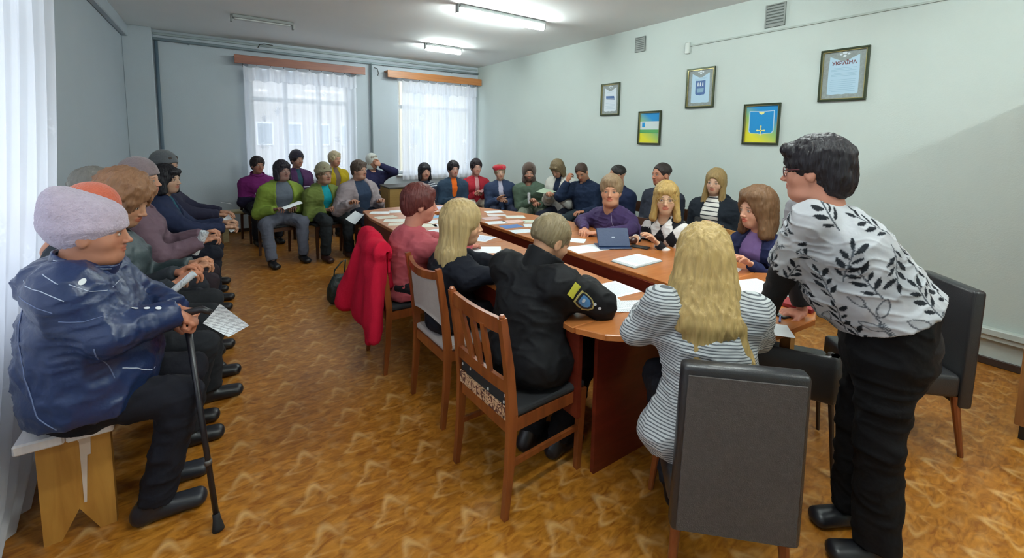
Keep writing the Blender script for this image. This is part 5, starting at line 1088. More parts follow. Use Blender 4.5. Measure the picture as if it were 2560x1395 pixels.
# --- right side of the table
P['purple'] = person('plump woman in deep purple sweater with folded hands on the table', (3.00, 2.86, 1.125), (3.24, 2.90), 186, look=218, near=2, kind='p', skin='#c48e70', G=1.42, top='#382850', topmat=mat('purple_knit', '#3a2754', .85, noise=.12, nscale=20, bump=.25, bscale=60), pants='#1c1c26', hair='short', haircol='#8a7256', coat=.008, fat=.03, topname='sweater',
    hands=(('w', 2.70, 2.72, .79), ('w', 2.70, 2.88, .79)), hdir=((-.75, .65, -.15), (-.72, -.62, -.05)), hpose=('hold', 'relax'), elbow=((2.98, 2.58, .80), (2.92, 3.16, .80)), headS=1.14)
P['argyle'] = person('blonde woman with fringe in black and white diamond-patterned cardigan', (3.00, 2.25, 1.125), (3.18, 2.24), 184, look=216, near=2, skin='#c9a184', G=.95, top='#d8d4d2', pants='#1c1c26', hair='medium', haircol='#a88a50', coat=.006, topname='cardigan', hands=(('w', 2.80, 2.16, .80), ('w', 2.86, 2.42, .79)), hpose=('relax', 'grip'), hdir=(None, (-.9, .1, -.2)), headS=1.06, lips=.45, topcolor=col_argyle, tophc=.006)
P['turtleneck'] = person('woman in lilac turtleneck under a dark navy blazer at the table', (3.20, 1.62, 1.115), (3.36, 1.60), 172, look=158, pitch=-3, near=2, skin='#c9987e', G=1.05, top='#1c2144', inner='#80669a', innerw=.085, pants='#1c1c26', hair='swept', haircol='#6a4c32', coat=.008, topname='blazer', innername='turtleneck', hands=(('w', 2.86, 1.46, .80), ('w', 2.90, 1.78, .80)), hpose=('relax', 'relax'), headS=1.14, lips=.5)
# --- left side of the table
P['salmon'] = person('woman with short auburn hair in salmon blouse at the left side of the table', (1.16, 2.92, 1.125), (1.06, 2.98), 4, look=-14, pitch=-4, near=2, skin='#b87c68', G=1.12, top='#b0555a', topmat=mat('salmon_blouse', '#a84c54', .8, noise=.08, bump=.35, bscale=14), pants='#17171c', hair='short', haircol='#5a2a26', coat=.010, topname='blouse', hands=(('w', 1.50, 3.08, .79), ('w', 1.52, 2.86, .79)), hpose=('relax', 'relax'), collar=None, headS=1.1, elbow=((1.20, 3.24, .84), (1.20, 2.72, .84)), lips=.1)
P['longblonde'] = person('long-haired blonde young woman in black top seen in profile', (1.185, 2.315, 1.085), (1.09, 2.33), 2, look=-20, pitch=-4, near=2, skin='#c09474', G=.92, top='#12151f', pants='#14151a', hair=None, coat=.008, topname='sweater', hands=(('w', 1.46, 2.36, .80), ('w', 1.42, 2.13, .80)), hpose=('relax', 'relax'), elbow=((1.25, 2.55, .84), (1.27, 2.11, .81)), headS=1.08, lips=.2)
def long_hair(p, ops, m, nm='hair', h=.0055, amp=.010, lab=None):
    """hair in the head frame falling in world space"""
    v, q = sdf_mesh(ops, h); n_ = vnormals(v, q)
    Pm = v * np.array([1, 1, .045], f4); d = (1 - 2 * np.abs(vnoise(Pm, 48) - .5)) * amp + (vnoise(Pm * np.array([1, 1, .6], f4) + 3, 170) - .5) * amp * .7; v = v + n_ * (d - amp * .5)[:, None]
    o = link(nm, arr_mesh(nm, v - p['base'].astype(f4), q), m, p['root'])
    return o
def H2(p, x, y, z): return p['head'] + p['Hd'] @ V(x, y, z) * p['S'] * p.get('hs', 1.08)
p = P['longblonde']; BL1 = hairmat('#a68f62', .4)
hd = p['head']; Hd = p['Hd']
ax = Hd.T
ops = [('+', ell(H2(p, 0, -.016, .036), (.097 * 1.05, .116 * 1.05, .112), ax), 0),
       ('+', ecap(H2(p, 0, -.075, -.01), (1.075, 2.335, .90), (.080, .045), (.085, .04), right=Hd @ V(1, 0, 0)), .04), ('+', ecap((1.075, 2.335, .92), (1.055, 2.30, .70), (.085, .042), (.070, .03), right=(0, 1, 0)), .03),
       ('+', ecap(H2(p, .07, -.01, .0), H2(p, .072, -.035, -.16), (.028, .055), (.03, .05), right=Hd @ V(1, 0, 0)), .02), ('+', ecap(H2(p, -.07, -.01, .0), H2(p, -.072, -.02, -.16), (.028, .055), (.03, .05), right=Hd @ V(1, 0, 0)), .02),
       ('+', ecap(H2(p, .070, -.035, -.15), (1.08, 2.25, .78), (.03, .05), (.035, .045), right=Hd @ V(1, 0, 0)), .03),
       ('-', ell(H2(p, 0, .118, -.06), (.062, .078, .118), ax), .008)]
long_hair(p, ops, BL1)
P['officer'] = person('person with short fair hair in black uniform jacket with a sleeve emblem, seen from behind', (1.385, 1.72, 1.085), (1.20, 1.66), 8, look=-6, pitch=-22, near=2, skin='#b98a6a', kind='f', G=1.12, top='#101114', topmat=mat('black_uniform', '#0f1013', .7, noise=.2, bump=.4, bscale=12, spec=.25), pants='#0e0f14', hair=None, coat=.026, fat=.0, chest=0,
    hands=(('w', 1.66, 1.90, .80), ('w', 1.67, 1.76, .80)), hdir=((.9, -.3, -.1), (.8, .5, .0)), hpose=('relax', 'hold'), elbow=((1.40, 2.02, .82), (1.49, 1.46, .81)), knees=(('w', 1.50, 1.80, .50), ('w', 1.52, 1.58, .50)), feet=(('w', 1.28, 1.72, .085), ('w', 1.37, 1.60, .085)), headS=1.04, length=.35, shoulders=((1.22, 1.875, .94), (1.29, 1.54, .935)), collar=.105)
p = P['officer']
HB = hairmat('#7a6c50', .25)
v, q = get_hair('bun', .0045); o = link('hair', arr_mesh('hair', v, q), HB, p['root']); o.matrix_local = p['HM4']
def blazer_extra(d):
    o = d['ops']; PV, F, Rt, UP = d['PV'], d['F'], d['Rt'], d['UP']
    o += [('+', ecap(PV - Rt * .10 + UP * .10, PV - Rt * .185 - F * .03 - UP * .03, (.09, .09), (.085, .10)), .05), ('+', ecap(PV - Rt * .08 - F * .06, PV - Rt * .10 - F * .10 - UP * .10, .06, .05), .04)]; return o
P['blazer'] = person('blonde woman in finely striped grey and white blazer, seen from behind', (1.565, .985, 1.135), (1.50, .86), 46, zs=.43, look=40, pitch=-8, near=2, skin='#c09474', G=1.02, top='#b8b8ba', pants='#24262c', hair=None, coat=.012, topname='blazer', hands=(('w', 1.62, 1.32, .80), ('w', 1.98, 1.06, .80)), hpose=('relax', 'relax'), elbow=((1.35, 1.12, .84), (1.74, .84, .83)), headS=1.08,
    extra=blazer_extra, topmat=stripes('striped_blazer', '#b0b3b4', '#5c6064', .0105, .38, wob=.25), lowcut=.40, feet=(('w', 1.62, 1.10, .085), ('w', 1.80, 1.0, .085)), shoulders=((1.38, 1.02, .985), (1.60, .80, .985)))
p = P['blazer']; Hd = p['Hd']; ax = Hd.T; BL2 = hairmat('#a68c58', .4)
ops = [('+', ell(H2(p, 0, -.016, .036), (.100, .118, .112), ax), 0), ('+', ecap(H2(p, 0, -.07, .0), H2(p, .0, -.115, -.20), (.096, .055), (.125, .05), right=Hd @ V(1, 0, 0)), .04),
       ('+', ecap(H2(p, -.06, -.02, -.02), H2(p, -.105, -.04, -.19), (.04, .06), (.045, .045), right=Hd @ V(1, 0, 0)), .03), ('+', ecap(H2(p, .06, -.02, -.02), H2(p, .115, -.05, -.23), (.04, .06), (.04, .04), right=Hd @ V(1, 0, 0)), .03),
       ('+', ecap(H2(p, .0, -.115, -.18), H2(p, -.01, -.135, -.36), (.10, .042), (.035, .02), right=Hd @ V(1, 0, 0)), .03), ('+', ecap(H2(p, .09, -.10, -.2), H2(p, .14, -.11, -.32), (.04, .03), (.02, .015), right=Hd @ V(1, 0, 0)), .02),
       ('-', ell(H2(p, 0, .118, -.06), (.062, .078, .118), ax), .008)]
long_hair(p, ops, BL2, h=.005, amp=.010)
def stand_extra(d):
    o = d['ops']; PV, F, Rt, Hb, sp = d['PV'], d['F'], d['Rt'], d['Hb'], d['spine']
    o += [('+', ecap(PV + sp * .12 - F * .02, PV - sp * .01 - F * .045, (.20, .155), (.235, .185), right=d['right'], flatB=True), .05), ('+', ecap(Hb - sp * .16 + F * .08 + Rt * .03, PV + sp * .06 + F * .20 + Rt * .10, (.10, .035), (.12, .012), right=d['right'], flatB=True), .02),
          ('&', plane(tuple(-sp), float(-(PV + sp * .06) @ sp)), .004)]
    d['part']('black_vest', [('+', ecap(PV - sp * .05, Hb - sp * .12, (.165, .135), (.13, .085), right=d['right']), 0)], mat('black_jersey', '#0c0d12', .8, bump=.2))
    return o
P['standing'] = person('standing woman with dark hair and glasses in leaf-print blouse leaning on the table', (1.925, .765, 1.495), (2.09, .53, .92), 112, look=100, pitch=-6, tilt=0, near=2, skin='#b9806a', kind='p', G=1.22, S=1.0, top='#cfd0d2', pants='#0b0b0e', hair=None, haircol='#15131a', coat=.012, topname='blouse', standing=True, fat=.02,
    hands=(('w', 1.975, .945, .795), ('w', 2.33, .92, .775)), hdir=((.1, .5, -.75), (-.55, .6, -.1)), hpose=('relax', 'relax'), elbow=((1.935, .855, 1.04), (2.30, .98, 1.02)), knees=(('w', 2.0, .50, .48), ('w', 2.12, .60, .48)), feet=(('w', 2.01, .48, .085), ('w', 2.14, .60, .085)), shoulders=((1.845, .72, 1.31), (2.14, .86, 1.31)), headS=1.0, sleevecut=(.80, .80), foot_dir=((-.75, .6), (-.8, .5)), lips=.2, topcolor=col_leaves, tophc=.0042, extra=stand_extra)
p = P['standing']; Hd = p['Hd']; ax = Hd.T; p['hs'] = 1.0
ops = [('+', ell(H2(p, 0, -.022, .040), (.094, .122, .104), ax), 0), ('+', ell(H2(p, 0, -.075, -.035), (.078, .062, .085), ax), .03), ('+', ecap(H2(p, -.045, .075, .085), H2(p, .045, .075, .085), .028), .02),
       ('-', ell(H2(p, 0, .128, -.055), (.064, .08, .105), ax), .01), ('-', ell(H2(p, -.098, .016, -.030), (.028, .022, .034), ax), .006), ('-', ell(H2(p, .098, .016, -.030), (.028, .022, .034), ax), .006), ('-', ecap(H2(p, 0, .05, -.16), H2(p, 0, .0, -.18), .055), .01)]
v, q = sdf_mesh(ops, .0045); n_ = vnormals(v, q); v = v + n_ * ((vnoise(v * np.array([1, 1, .3], f4), 130) - .5) * .008 + (vnoise(v, 40) - .5) * .008)[:, None]
link('hair', arr_mesh('hair', v - p['base'].astype(f4), q), hairmat('#19151b', .3), p['root'])
# black undersleeves and glasses of the standing woman
SLV = mat('black_jersey', '#0c0d12', .8, bump=.2)
for i in (0, 1):
    p['part']('undersleeve', [('+', ecap(p['SH'][i] + (p['EL'][i] - p['SH'][i]) * .3, p['EL'][i], .056, .050), 0), ('+', ecap(p['EL'][i], p['EL'][i] + (p['W'][i] - p['EL'][i]) * .86, .050, .040, flatB=True), .02)], SLV, h=.008, wr=.004)
def glasses(p, col, k=1.0, lens=True):
    M4 = p['HM4']; b = MB()
    for s in (-1, 1):
        pts = [(s * .034 + .024 * math.cos(t), .093 - .004 * abs(math.cos(t)), -.001 + .019 * math.sin(t)) for t in np.linspace(0, 2 * math.pi, 17)]; b.tube(pts, .0024, 6, caps=False); b.tube([(s * .057, .090, .004), (s * .078, .05, .006), (s * .082, -.01, .004)], .0022, 6)
    b.tube([(-.011, .096, .003), (.011, .096, .003)], .002, 6); o = b.build('glasses', mat('spectacle_' + col, col, .3), p['root']); o.matrix_local = M4; return o
glasses(P['standing'], '#4a1c22'); glasses(P['argyle'], '#a58a5a')

# ------------------------------------------------------------------ chairs under the people who sit on them
for k, off, lab in (('magenta', 0, 'woman in the magenta jacket'), ('purplehat', 0, 'woman in the purple jacket and dark knit hat'), ('yellow', 0, 'woman in the yellow jacket'), ('whitehat', 0, 'woman in the white fluffy hat'),
                    ('lime', 0, 'woman in the lime green jacket'), ('olive', 0, 'woman in the olive jacket'), ('beige', 0, 'heavy-set woman in beige'), ('striped', 0, 'woman in the white-striped dark sweater'), ('orangehood', 0, 'person in the orange hoodie'),
                    ('redcoat', 0, 'woman in the red cardigan'), ('beret', 0, 'woman in the red beret'), ('beard', 0, 'bearded man'), ('whitevest', 0, 'woman in the off-white padded jacket'), ('foreheadman', 0, 'man resting his forehead on his hand'),
                    ('backman', 0, 'man half hidden behind the purple sweater'), ('broadman', 0, 'broad man in charcoal'), ('stripedtop', 0, 'woman in the black parka'), ('purple', 0, 'woman in the purple sweater')):
    p = P[k]; a = math.atan2(p['F'][1], p['F'][0]); sit_chair(p['PV'][0] + p['F'][0] * .04, p['PV'][1] + p['F'][1] * .04, math.degrees(a), 'dark wooden chair under the ' + lab)

# ------------------------------------------------------------------ things on the table and in hands
def print_mat(name, axis=0, ink=.55, base='#e6eaee', inkc='#8d949c'):
    if name in MATS: return MATS[name]
    m, n, l, b = _new(name); t = n.new('ShaderNodeTexCoord'); sp = n.new('ShaderNodeSeparateXYZ'); l.new(t.outputs['Object'], sp.inputs[0])
    def M(op, a, b_=None):
        k = n.new('ShaderNodeMath'); k.operation = op
        for i, v in enumerate((a, b_)):
            if v is None: continue
            if isinstance(v, (int, float)): k.inputs[i].default_value = v
            else: l.new(v, k.inputs[i])
        return k.outputs[0]
    row = M('LESS_THAN', M('FRACT', M('MULTIPLY', sp.outputs['Z' if axis else 'Y'], 110.0 if not axis else 160.0)), .42)
    nz_ = n.new('ShaderNodeTexNoise'); nz_.inputs['Scale'].default_value = 1; mp = n.new('ShaderNodeMapping'); mp.inputs['Scale'].default_value = (160, 110, 1) if not axis else (120, 120, 160); l.new(t.outputs['Object'], mp.inputs['Vector']); l.new(mp.outputs['Vector'], nz_.inputs['Vector'])
    wd_ = M('GREATER_THAN', nz_.outputs['Fac'], .42); ins = M('MULTIPLY', M('LESS_THAN', M('ABSOLUTE', sp.outputs['X']), .085), M('LESS_THAN', M('ABSOLUTE', sp.outputs['Y']), .125)) if not axis else M('LESS_THAN', M('ABSOLUTE', sp.outputs['Z']), .30)
    mx = n.new('ShaderNodeMix'); mx.data_type = 'RGBA'; mx.inputs['A'].default_value = C(base); mx.inputs['B'].default_value = C(inkc); l.new(M('MULTIPLY', M('MULTIPLY', M('MULTIPLY', row, wd_), ins), ink), mx.inputs['Factor']); l.new(mx.outputs['Result'], b.inputs['Base Color']); b.inputs['Roughness'].default_value = .6
    MATS[name] = m; return m
PRINT = print_mat('printed_page')
TZ = .7522; stackz = {}
def sheet_on_table(x, y, ang, lab, m=PAPER, w_=.21, d_=.297, z=TZ, name='paper', grp=None, th=.0012, curl=0):
    b = MB(); n_ = 6
    for i in range(n_):
        for s in (0,):
            x0, x1 = -w_ / 2 + w_ * i / n_, -w_ / 2 + w_ * (i + 1) / n_; z0 = curl * ((x0 / w_) ** 2) * 4; z1 = curl * ((x1 / w_) ** 2) * 4
            b.hexa([(x0, -d_ / 2, z0), (x1, -d_ / 2, z1), (x1, d_ / 2, z1), (x0, d_ / 2, z0), (x0, -d_ / 2, z0 + th), (x1, -d_ / 2, z1 + th), (x1, d_ / 2, z1 + th), (x0, d_ / 2, z0 + th)])
    bmesh.ops.remove_doubles(b.b, verts=b.b.verts[:], dist=1e-5)
    o = b.build(name, m); o.location = (x, y, z); o.rotation_euler = (0, 0, math.radians(ang)); tag(o, lab, name.replace('_', ' '), grp); return o
sheet_on_table(1.79, 1.69, 88, 'large printed sheet before the hands of the person in black uniform', PRINT)
sheet_on_table(1.60, 1.575, 70, 'printed sheet nearest the sleeve emblem, overlapping another sheet', PRINT, z=TZ + .0028, d_=.25)
sheet_on_table(1.70, 1.47, 62, 'lowest sheet of the three in front of the black uniform', PRINT, z=TZ + .0014, w_=.15, d_=.25)
sheet_on_table(1.635, 2.83, 60, 'plain white sheet on the table right beside the long-haired blonde woman', PAPER, w_=.19, d_=.25)
sheet_on_table(1.785, 3.21, 30, 'white sheet with blue print by the chin of the long-haired blonde woman', print_mat('blue_print_page', inkc='#3a62b0', ink=.8), w_=.2, d_=.26)
sheet_on_table(1.75, 2.02, 75, 'small white sheet peeking past the black uniform collar', PAPER, w_=.1, d_=.16)
r = empty('clipboard', (1.45, 2.40, TZ), math.radians(70)); tag(r, 'teal-edged folder with papers between the blonde woman and the black uniform', 'folder')
b = MB(); b.box((-.12, -.165, 0), (.12, .165, .006), .002); b.build('folder_cover', mat('teal_plastic', '#3f7f8a', .4), r); b = MB(); b.box((-.105, -.148, .0065), (.105, .148, .0125)); b.build('paper_stack', PAPER, r)
b = MB(); b.box((-.11, -.155, .013), (.09, .14, .0145)); b.build('top_sheet', PRINT, r)
sheet_on_table(2.43, 2.73, 40, 'notebook page with punched edge under the folded hands of the purple sweater', PAPER, w_=.15, d_=.21, name='notebook')
sheet_on_table(2.335, 2.46, 82, 'white sheet lying between the notebook and the blue tablet', PAPER, w_=.20, d_=.29)
r = empty('paper_stack', (2.39, 2.01, TZ), math.radians(3)); tag(r, 'stack of papers in a folder in front of the diamond-patterned cardigan', 'papers')
b = MB(); b.box((-.155, -.105, 0), (.155, .105, .004), .001); b.build('folder_cover', mat('folder_grey', '#8a9496', .5), r)
for k in range(4): b = MB(); b.box((-.148 + .004 * k, -.10 + .003 * (k % 2), .0042 + k * .0024), (.150 - .003 * k, .10, .0042 + k * .0024 + .002)); b.build('sheet', PAPER if k < 3 else PRINT, r)
# blue tablet in its folding cover
r = empty('tablet', (2.56, 2.40, TZ), math.radians(-28)); tag(r, 'tablet in a dark blue folding cover standing open before the diamond-patterned cardigan', 'tablet'); TB = mat('navy_cover', '#1c3358', .45, bump=.2)
b = MB(); b.box((-.13, -.09, 0), (.13, .09, .010), .004); b.build('cover_base', TB, r)
b = MB(); b.box((-.13, -.006, 0), (.13, .006, .155), .004); o = b.build('cover_back', TB, r); o.location = (0, -.04, .010); o.rotation_euler = (math.radians(-32), 0, 0)
b = MB(); b.box((-.122, .0062, .008), (.122, .012, .150), .002); b.build('screen', BLACK, o)
b = MB(); b.box((-.014, -.0072, .072), (.014, -.0061, .080)); b.build('emblem_mark', mat('silver', '#aab4c0', .3, metal=.6), o)
r = empty('phone', (2.73, 2.27, TZ), math.radians(20)); tag(r, 'dark phone under the hand of the woman in the diamond-patterned cardigan', 'phone')
b = MB(); b.box((-.038, -.075, 0), (.038, .075, .009), .004, seg=2); b.build('phone_body', BLACK, r)
v, q = sdf_mesh([('+', ell((0, 0, .03), (.042, .034, .028)), 0), ('&', plane((0, 0, -1), 0.0), 0)], .005); o = link('computer_mouse', arr_mesh('computer_mouse', v, q), mat('brown_shell', '#4a2c22', .3)); o.location = (2.775, 2.38, TZ); tag(o, 'small dark brown rounded object held under the hand beside the blue tablet', 'mouse')
sheet_on_table(2.80, 1.57, 15, 'small white paper before the woman in the lilac turtleneck', PAPER, w_=.10, d_=.14)
sheet_on_table(2.37, 1.25, 78, 'white document with blue underline next to the hair of the striped blazer', PRINT, z=TZ, w_=.21, d_=.30)
sheet_on_table(2.56, 1.30, 72, 'upper white document fanned over another at the near end of the table', PRINT, z=TZ + .0014, w_=.21, d_=.30)
r = empty('folder', (2.55, 1.03, TZ), math.radians(8)); tag(r, 'red folder on the table behind the arm of the standing woman', 'folder')
b = MB(); b.box((-.16, -.10, 0), (.16, .10, .022), .003); b.build('cover', mat('red_folder', '#8e1c24', .4), r)
sheet_on_table(2.62, 1.08, 20, 'white sheet lying on top of the red folder', PAPER, z=TZ + .0225, w_=.24, d_=.17)
r = empty('phone', (2.30, .975, TZ), math.radians(80)); tag(r, 'grey phone on the table edge by the hand of the standing woman', 'phone')
b = MB(); b.box((-.038, -.078, 0), (.038, .078, .010), .004, seg=2); b.build('phone_body', BLACK, r); b = MB(); b.box((-.034, -.073, .0101), (.034, .073, .0108)); b.build('screen', mat('phone_screen', '#6a7068', .15), r)
b = MB(); b.tube([(2.155, .945, TZ + .0055), (2.25, .985, TZ + .0055)], .0045, 8); tag(b.build('pen', mat('pen_blue', '#5a6aa8', .3), smooth=True), 'blue and white pen between the phone and the white sheet', 'pen')
sheet_on_table(2.03, .955, 38, 'white sheet at the near table edge under the black sleeve', PAPER, w_=.14, d_=.22)
r = empty('watch', (0, 0, 0)); bpy.data.objects.remove(r)
FARP = [(2.58, 4.26), (2.5, 4.07), (2.35, 3.93), (2.62, 3.88), (2.46, 3.67), (2.27, 3.70), (2.64, 3.58), (2.3, 3.47), (2.52, 3.40), (2.26, 3.24), (2.62, 3.14)]
cols = ['#dfe3e6', '#d8ccc8', '#c9a8a4', '#d9d9cf', '#e2b8a8', '#e3e7ea', '#cfd6c0', '#2d62a8', '#e0e4e4', '#dfe6ea', '#c8d8b8']
labs = ['white leaflet farthest along the picture-wall side of the table', 'pinkish leaflet beside the farthest leaflet', 'dusty pink booklet on the far side of the table', 'cream leaflet by the outer table edge near the bearded man', 'salmon pink leaflet in the middle of the spread', 'white leaflet by the table opening', 'pale green booklet by the outer table edge', 'blue booklet in the leaflet spread', 'white printed leaflet beside the blue booklet', 'white leaflet nearest the opening in the spread', 'colourful green and yellow booklet nearest the purple sweater']
for (x, y), c_, lb, k in zip(FARP, cols, labs, range(20)):
    m_ = print_mat('leaflet_' + c_, base=c_, inkc='#6a7a88', ink=.6); sheet_on_table(x, y, R_.uniform(-25, 25) + 85, lb, m_, w_=.145, d_=.205, name='leaflet', grp='leaflets spread on the picture-wall side of the table')
for k, (x, y) in enumerate([(1.45, 4.82), (1.66, 4.80), (1.42, 4.52), (1.44, 4.30), (1.42, 4.10), (1.84, 4.3), (1.79, 4.06), (1.77, 3.84), (1.60, 3.90), (1.58, 3.62), (1.42, 3.80), (1.72, 3.52), (1.44, 3.44)]):
    lb = ['white sheet at the far left corner of the table', 'white sheet along the far table end', 'beige leaflet in the far left row', 'pale leaflet second in the far left row', 'cream leaflet third in the far left row', 'sky blue leaflet by the table opening', 'white leaflet behind the sky blue one', 'white page by the opening near the auburn-haired woman', 'cream page beside the auburn-haired woman', 'white page right before the face of the auburn-haired woman', 'white leaflet behind the auburn hair', 'wide white page near the blonde head', 'white open page in front of the salmon blouse'][k]
    c_ = ['#e4e8ea', '#e4e8ea', '#cfc8b4', '#dedfd4', '#ddd6c2', '#7fb4d8', '#e6eaec', '#e6eaec', '#dfdcc8', '#e8ecee', '#d8dcda', '#e8ecee', '#e8ecee'][k]
    sheet_on_table(x, y, 80 + R_.uniform(-20, 20), lb, print_mat('leaflet_' + c_, base=c_, inkc='#7a8590', ink=.5), w_=.15, d_=.21, name='leaflet', grp='leaflets spread on the window side of the table')
for k, (x, y) in enumerate([(2.07, 4.94), (2.20, 4.80), (2.00, 4.74), (2.36, 4.72), (2.40, 4.50)]):
    sheet_on_table(x, y, R_.uniform(-30, 30), ['white sheet at the far table end', 'violet-edged leaflet at the far table end', 'white leaflet at the far edge of the table opening', 'white leaflet at the far right bend of the table', 'small leaflet at the bend before the red cardigan'][k], print_mat('leaflet_%d' % k, base=['#e4e8ea', '#c9c4da', '#e4e8ea', '#e0e4e8', '#d8dce4'][k], inkc='#6a7a98', ink=.5), w_=.15, d_=.21, name='leaflet', grp='leaflets at the far end of the table')
def loose_sheet(pts, lab, m=PAPER, name='paper', th=.0012, bend=.0, n_=8):
    """bent sheet through four corners (a, b, c, d)"""
    a, b_, c_, d_ = [V(*p) for p in pts]; nn = nrm(np.cross(b_ - a, d_ - a)); v = []; q = []; o0 = a.copy()
    for sgn in (0, 1):
        for i in range(n_ + 1):
            for j in range(n_ + 1):
                s, t = i / n_, j / n_; p = a * (1 - s) * (1 - t) + b_ * s * (1 - t) + c_ * s * t + d_ * (1 - s) * t + nn * (bend * math.sin(math.pi * s) + sgn * th); v.append(p - o0)
    m0 = (n_ + 1) ** 2
    for i in range(n_):
        for j in range(n_): k = i * (n_ + 1) + j; q.append((k, k + 1, k + n_ + 2, k + n_ + 1)); q.append((m0 + k, m0 + k + n_ + 1, m0 + k + n_ + 2, m0 + k + 1))
    o = link(name, arr_mesh(name, np.array(v), np.array(q)), m); o.location = tuple(o0); tag(o, lab, 'paper'); return o
def roll(a, b_, r0, lab):
    a, b_ = V(*a), V(*b_); b = MB(); d = b_ - a; b.tube([(0, 0, 0), tuple(d)], [r0 * .85, r0], 14, caps=False)
    u = nrm(d); e1 = nrm(np.cross(u, (0, 0, 1))); e2 = np.cross(u, e1); b.tube([tuple(d * .02), tuple(d * .99)], [r0 * .6, r0 * .75], 12, caps=False)
    o = b.build('rolled_paper', PRINT, smooth=True); o.location = tuple(a); tag(o, lab, 'paper'); return o
loose_sheet([(-.085, 2.30, .77), (-.02, 2.30, .845), (.085, 2.26, .735), (.005, 2.26, .70)], 'printed sheet held out over the floor beside the cane handle', print_mat('fine_print_page', axis=1, ink=.7, inkc='#70767c'), bend=.008)
roll((-.225, 2.52, .845), (-.115, 2.50, .945), .016, 'rolled white paper sticking up behind the sleeve of the navy quilted jacket')
roll((-.165, 3.82, .74), (-.10, 3.78, .90), .028, 'thick white paper roll held by the woman in the mauve coat')
loose_sheet([(.00, 4.98, .78), (.06, 4.96, .83), (.14, 4.92, .70), (.07, 4.92, .66)], 'white sheet drooping from the hand of the dark-haired woman in dark blue', bend=.015)
loose_sheet([(.0, 5.50, .88), (.02, 5.44, .88), (.10, 5.44, .86), (.08, 5.50, .86)], 'small folded white paper beyond the dark-haired woman')
loose_sheet([(.60, 6.04, .690), (.64, 5.98, .68), (.86, 6.06, .735), (.80, 6.14, .745)], 'white paper on the lap of the woman in the lime green jacket', bend=.02)
loose_sheet([(.42, 7.32, .745), (.42, 7.28, .73), (.56, 7.28, .73), (.56, 7.32, .745)], 'small white paper in the hands of the woman in magenta')
loose_sheet([(1.06, 7.38, .80), (1.06, 7.32, .80), (1.24, 7.32, .80), (1.24, 7.38, .80)], 'narrow white paper held by the woman in the purple jacket')
loose_sheet([(1.24, 5.04, .758), (1.28, 4.80, .757), (1.17, 4.76, .66), (1.13, 5.02, .68)], 'white sheet drooping over the far left corner of the table', bend=.02)
loose_sheet([(3.30, 5.90, .76), (3.34, 5.88, .75), (3.44, 5.93, .79), (3.40, 5.96, .80)], 'small pinkish notebook in the hands of the red cardigan', mat('pink_cover', '#a06a6a', .5), name='notebook')
roll((3.62, 5.02, .68), (3.60, 5.0, .83), .022, 'upright folded white paper in the hand of the bearded man')
loose_sheet([(3.62, 4.86, .86), (3.72, 4.74, .84), (3.90, 4.74, .86), (3.80, 4.92, .90)], 'pale green leaflet read by the woman in the off-white padded jacket', mat('pale_green_leaflet', '#9fae98', .6))
# cane
r = empty('cane', (-.062, 2.02, 0)); tag(r, 'black walking cane with rubber tip held by the woman in the mauve hat', 'cane')
tip = V(-.062, 2.02, 0); top = V(-.135, 2.19, .865)
def cl(t): return tuple(tip + (top - tip) * t - V(-.062, 2.02, 0))
b = MB(); b.tube([cl(.05), cl(.45), cl(1)], [.0105, .0105, .0125], 12); b.build('shaft', mat('cane_black', '#17151a', .35), r, smooth=True)
b = MB(); b.tube([cl(0), cl(.02), cl(.05), cl(.075)], [.022, .019, .014, .013], 14); b.build('rubber_tip', mat('rubber', '#1a1a1c', .8), r, smooth=True)
b = MB(); b.tube([cl(.30), cl(.32)], [.0135, .0135], 12); b.build('adjusting_ring', mat('ring_grey', '#55504c', .4), r, smooth=True)
b = MB(); b.tube([tuple(V(*cl(1)) + V(-.05, .02, .004)), cl(1.0), tuple(V(*cl(1)) + V(.055, -.02, .012)), tuple(V(*cl(1)) + V(.085, -.03, -.004))], [.012, .015, .014, .011], 12); b.build('handle', mat('cane_black', '', 0), r, smooth=True)
# bright red jacket over the chair back
CH = V(1.10, 3.02)
ops = [('+', ecap((.825, 2.83, .875), (.83, 3.22, .88), .052), 0), ('+', ecap((.81, 3.03, .85), (.765, 3.02, .40), (.20, .045), (.235, .06), right=(0, 1, 0)), .05),
       ('+', ecap((.79, 3.20, .78), (.70, 3.27, .42), (.055, .055), (.075, .06)), .05), ('+', ecap((.80, 2.88, .75), (.75, 2.76, .33), (.075, .05), (.05, .035), right=(0, 1, 0)), .05), ('+', ecap((.78, 2.95, .5), (.76, 2.86, .27), (.08, .045), (.035, .03), right=(0, 1, 0)), .04),
       ('+', ecap((.855, 3.0, .87), (.895, 3.02, .62), (.17, .03), (.17, .03), right=(0, 1, 0)), .05), ('+', ecap((.84, 3.02, .905), (.84, 3.18, .925), .045), .03),
       ('-', ecap((.862, 2.78, .2), (.862, 2.78, .86), (.3, .010), (.3, .010), right=(0, 1, 0)), .004)]
v, q = sdf_mesh(ops, .008); n_ = vnormals(v, q); st = v * np.array([1, 1, .10], f4); v = v + n_ * ((1 - 2 * np.abs(vnoise(st, 13) - .5) - .5) * .026 + (vnoise(v, 30) - .5) * .003)[:, None]
o = link('jacket', arr_mesh('jacket', v - np.array([.8, 3.02, 0], f4), q), mat('bright_red_fleece', '#b81a34', .95, noise=.08, nscale=12, bump=.2, bscale=120, spec=.1)); o.location = (.82, 3.0, -.02); tag(o, 'bright red fleece jacket hanging over the back of a chair', 'jacket')
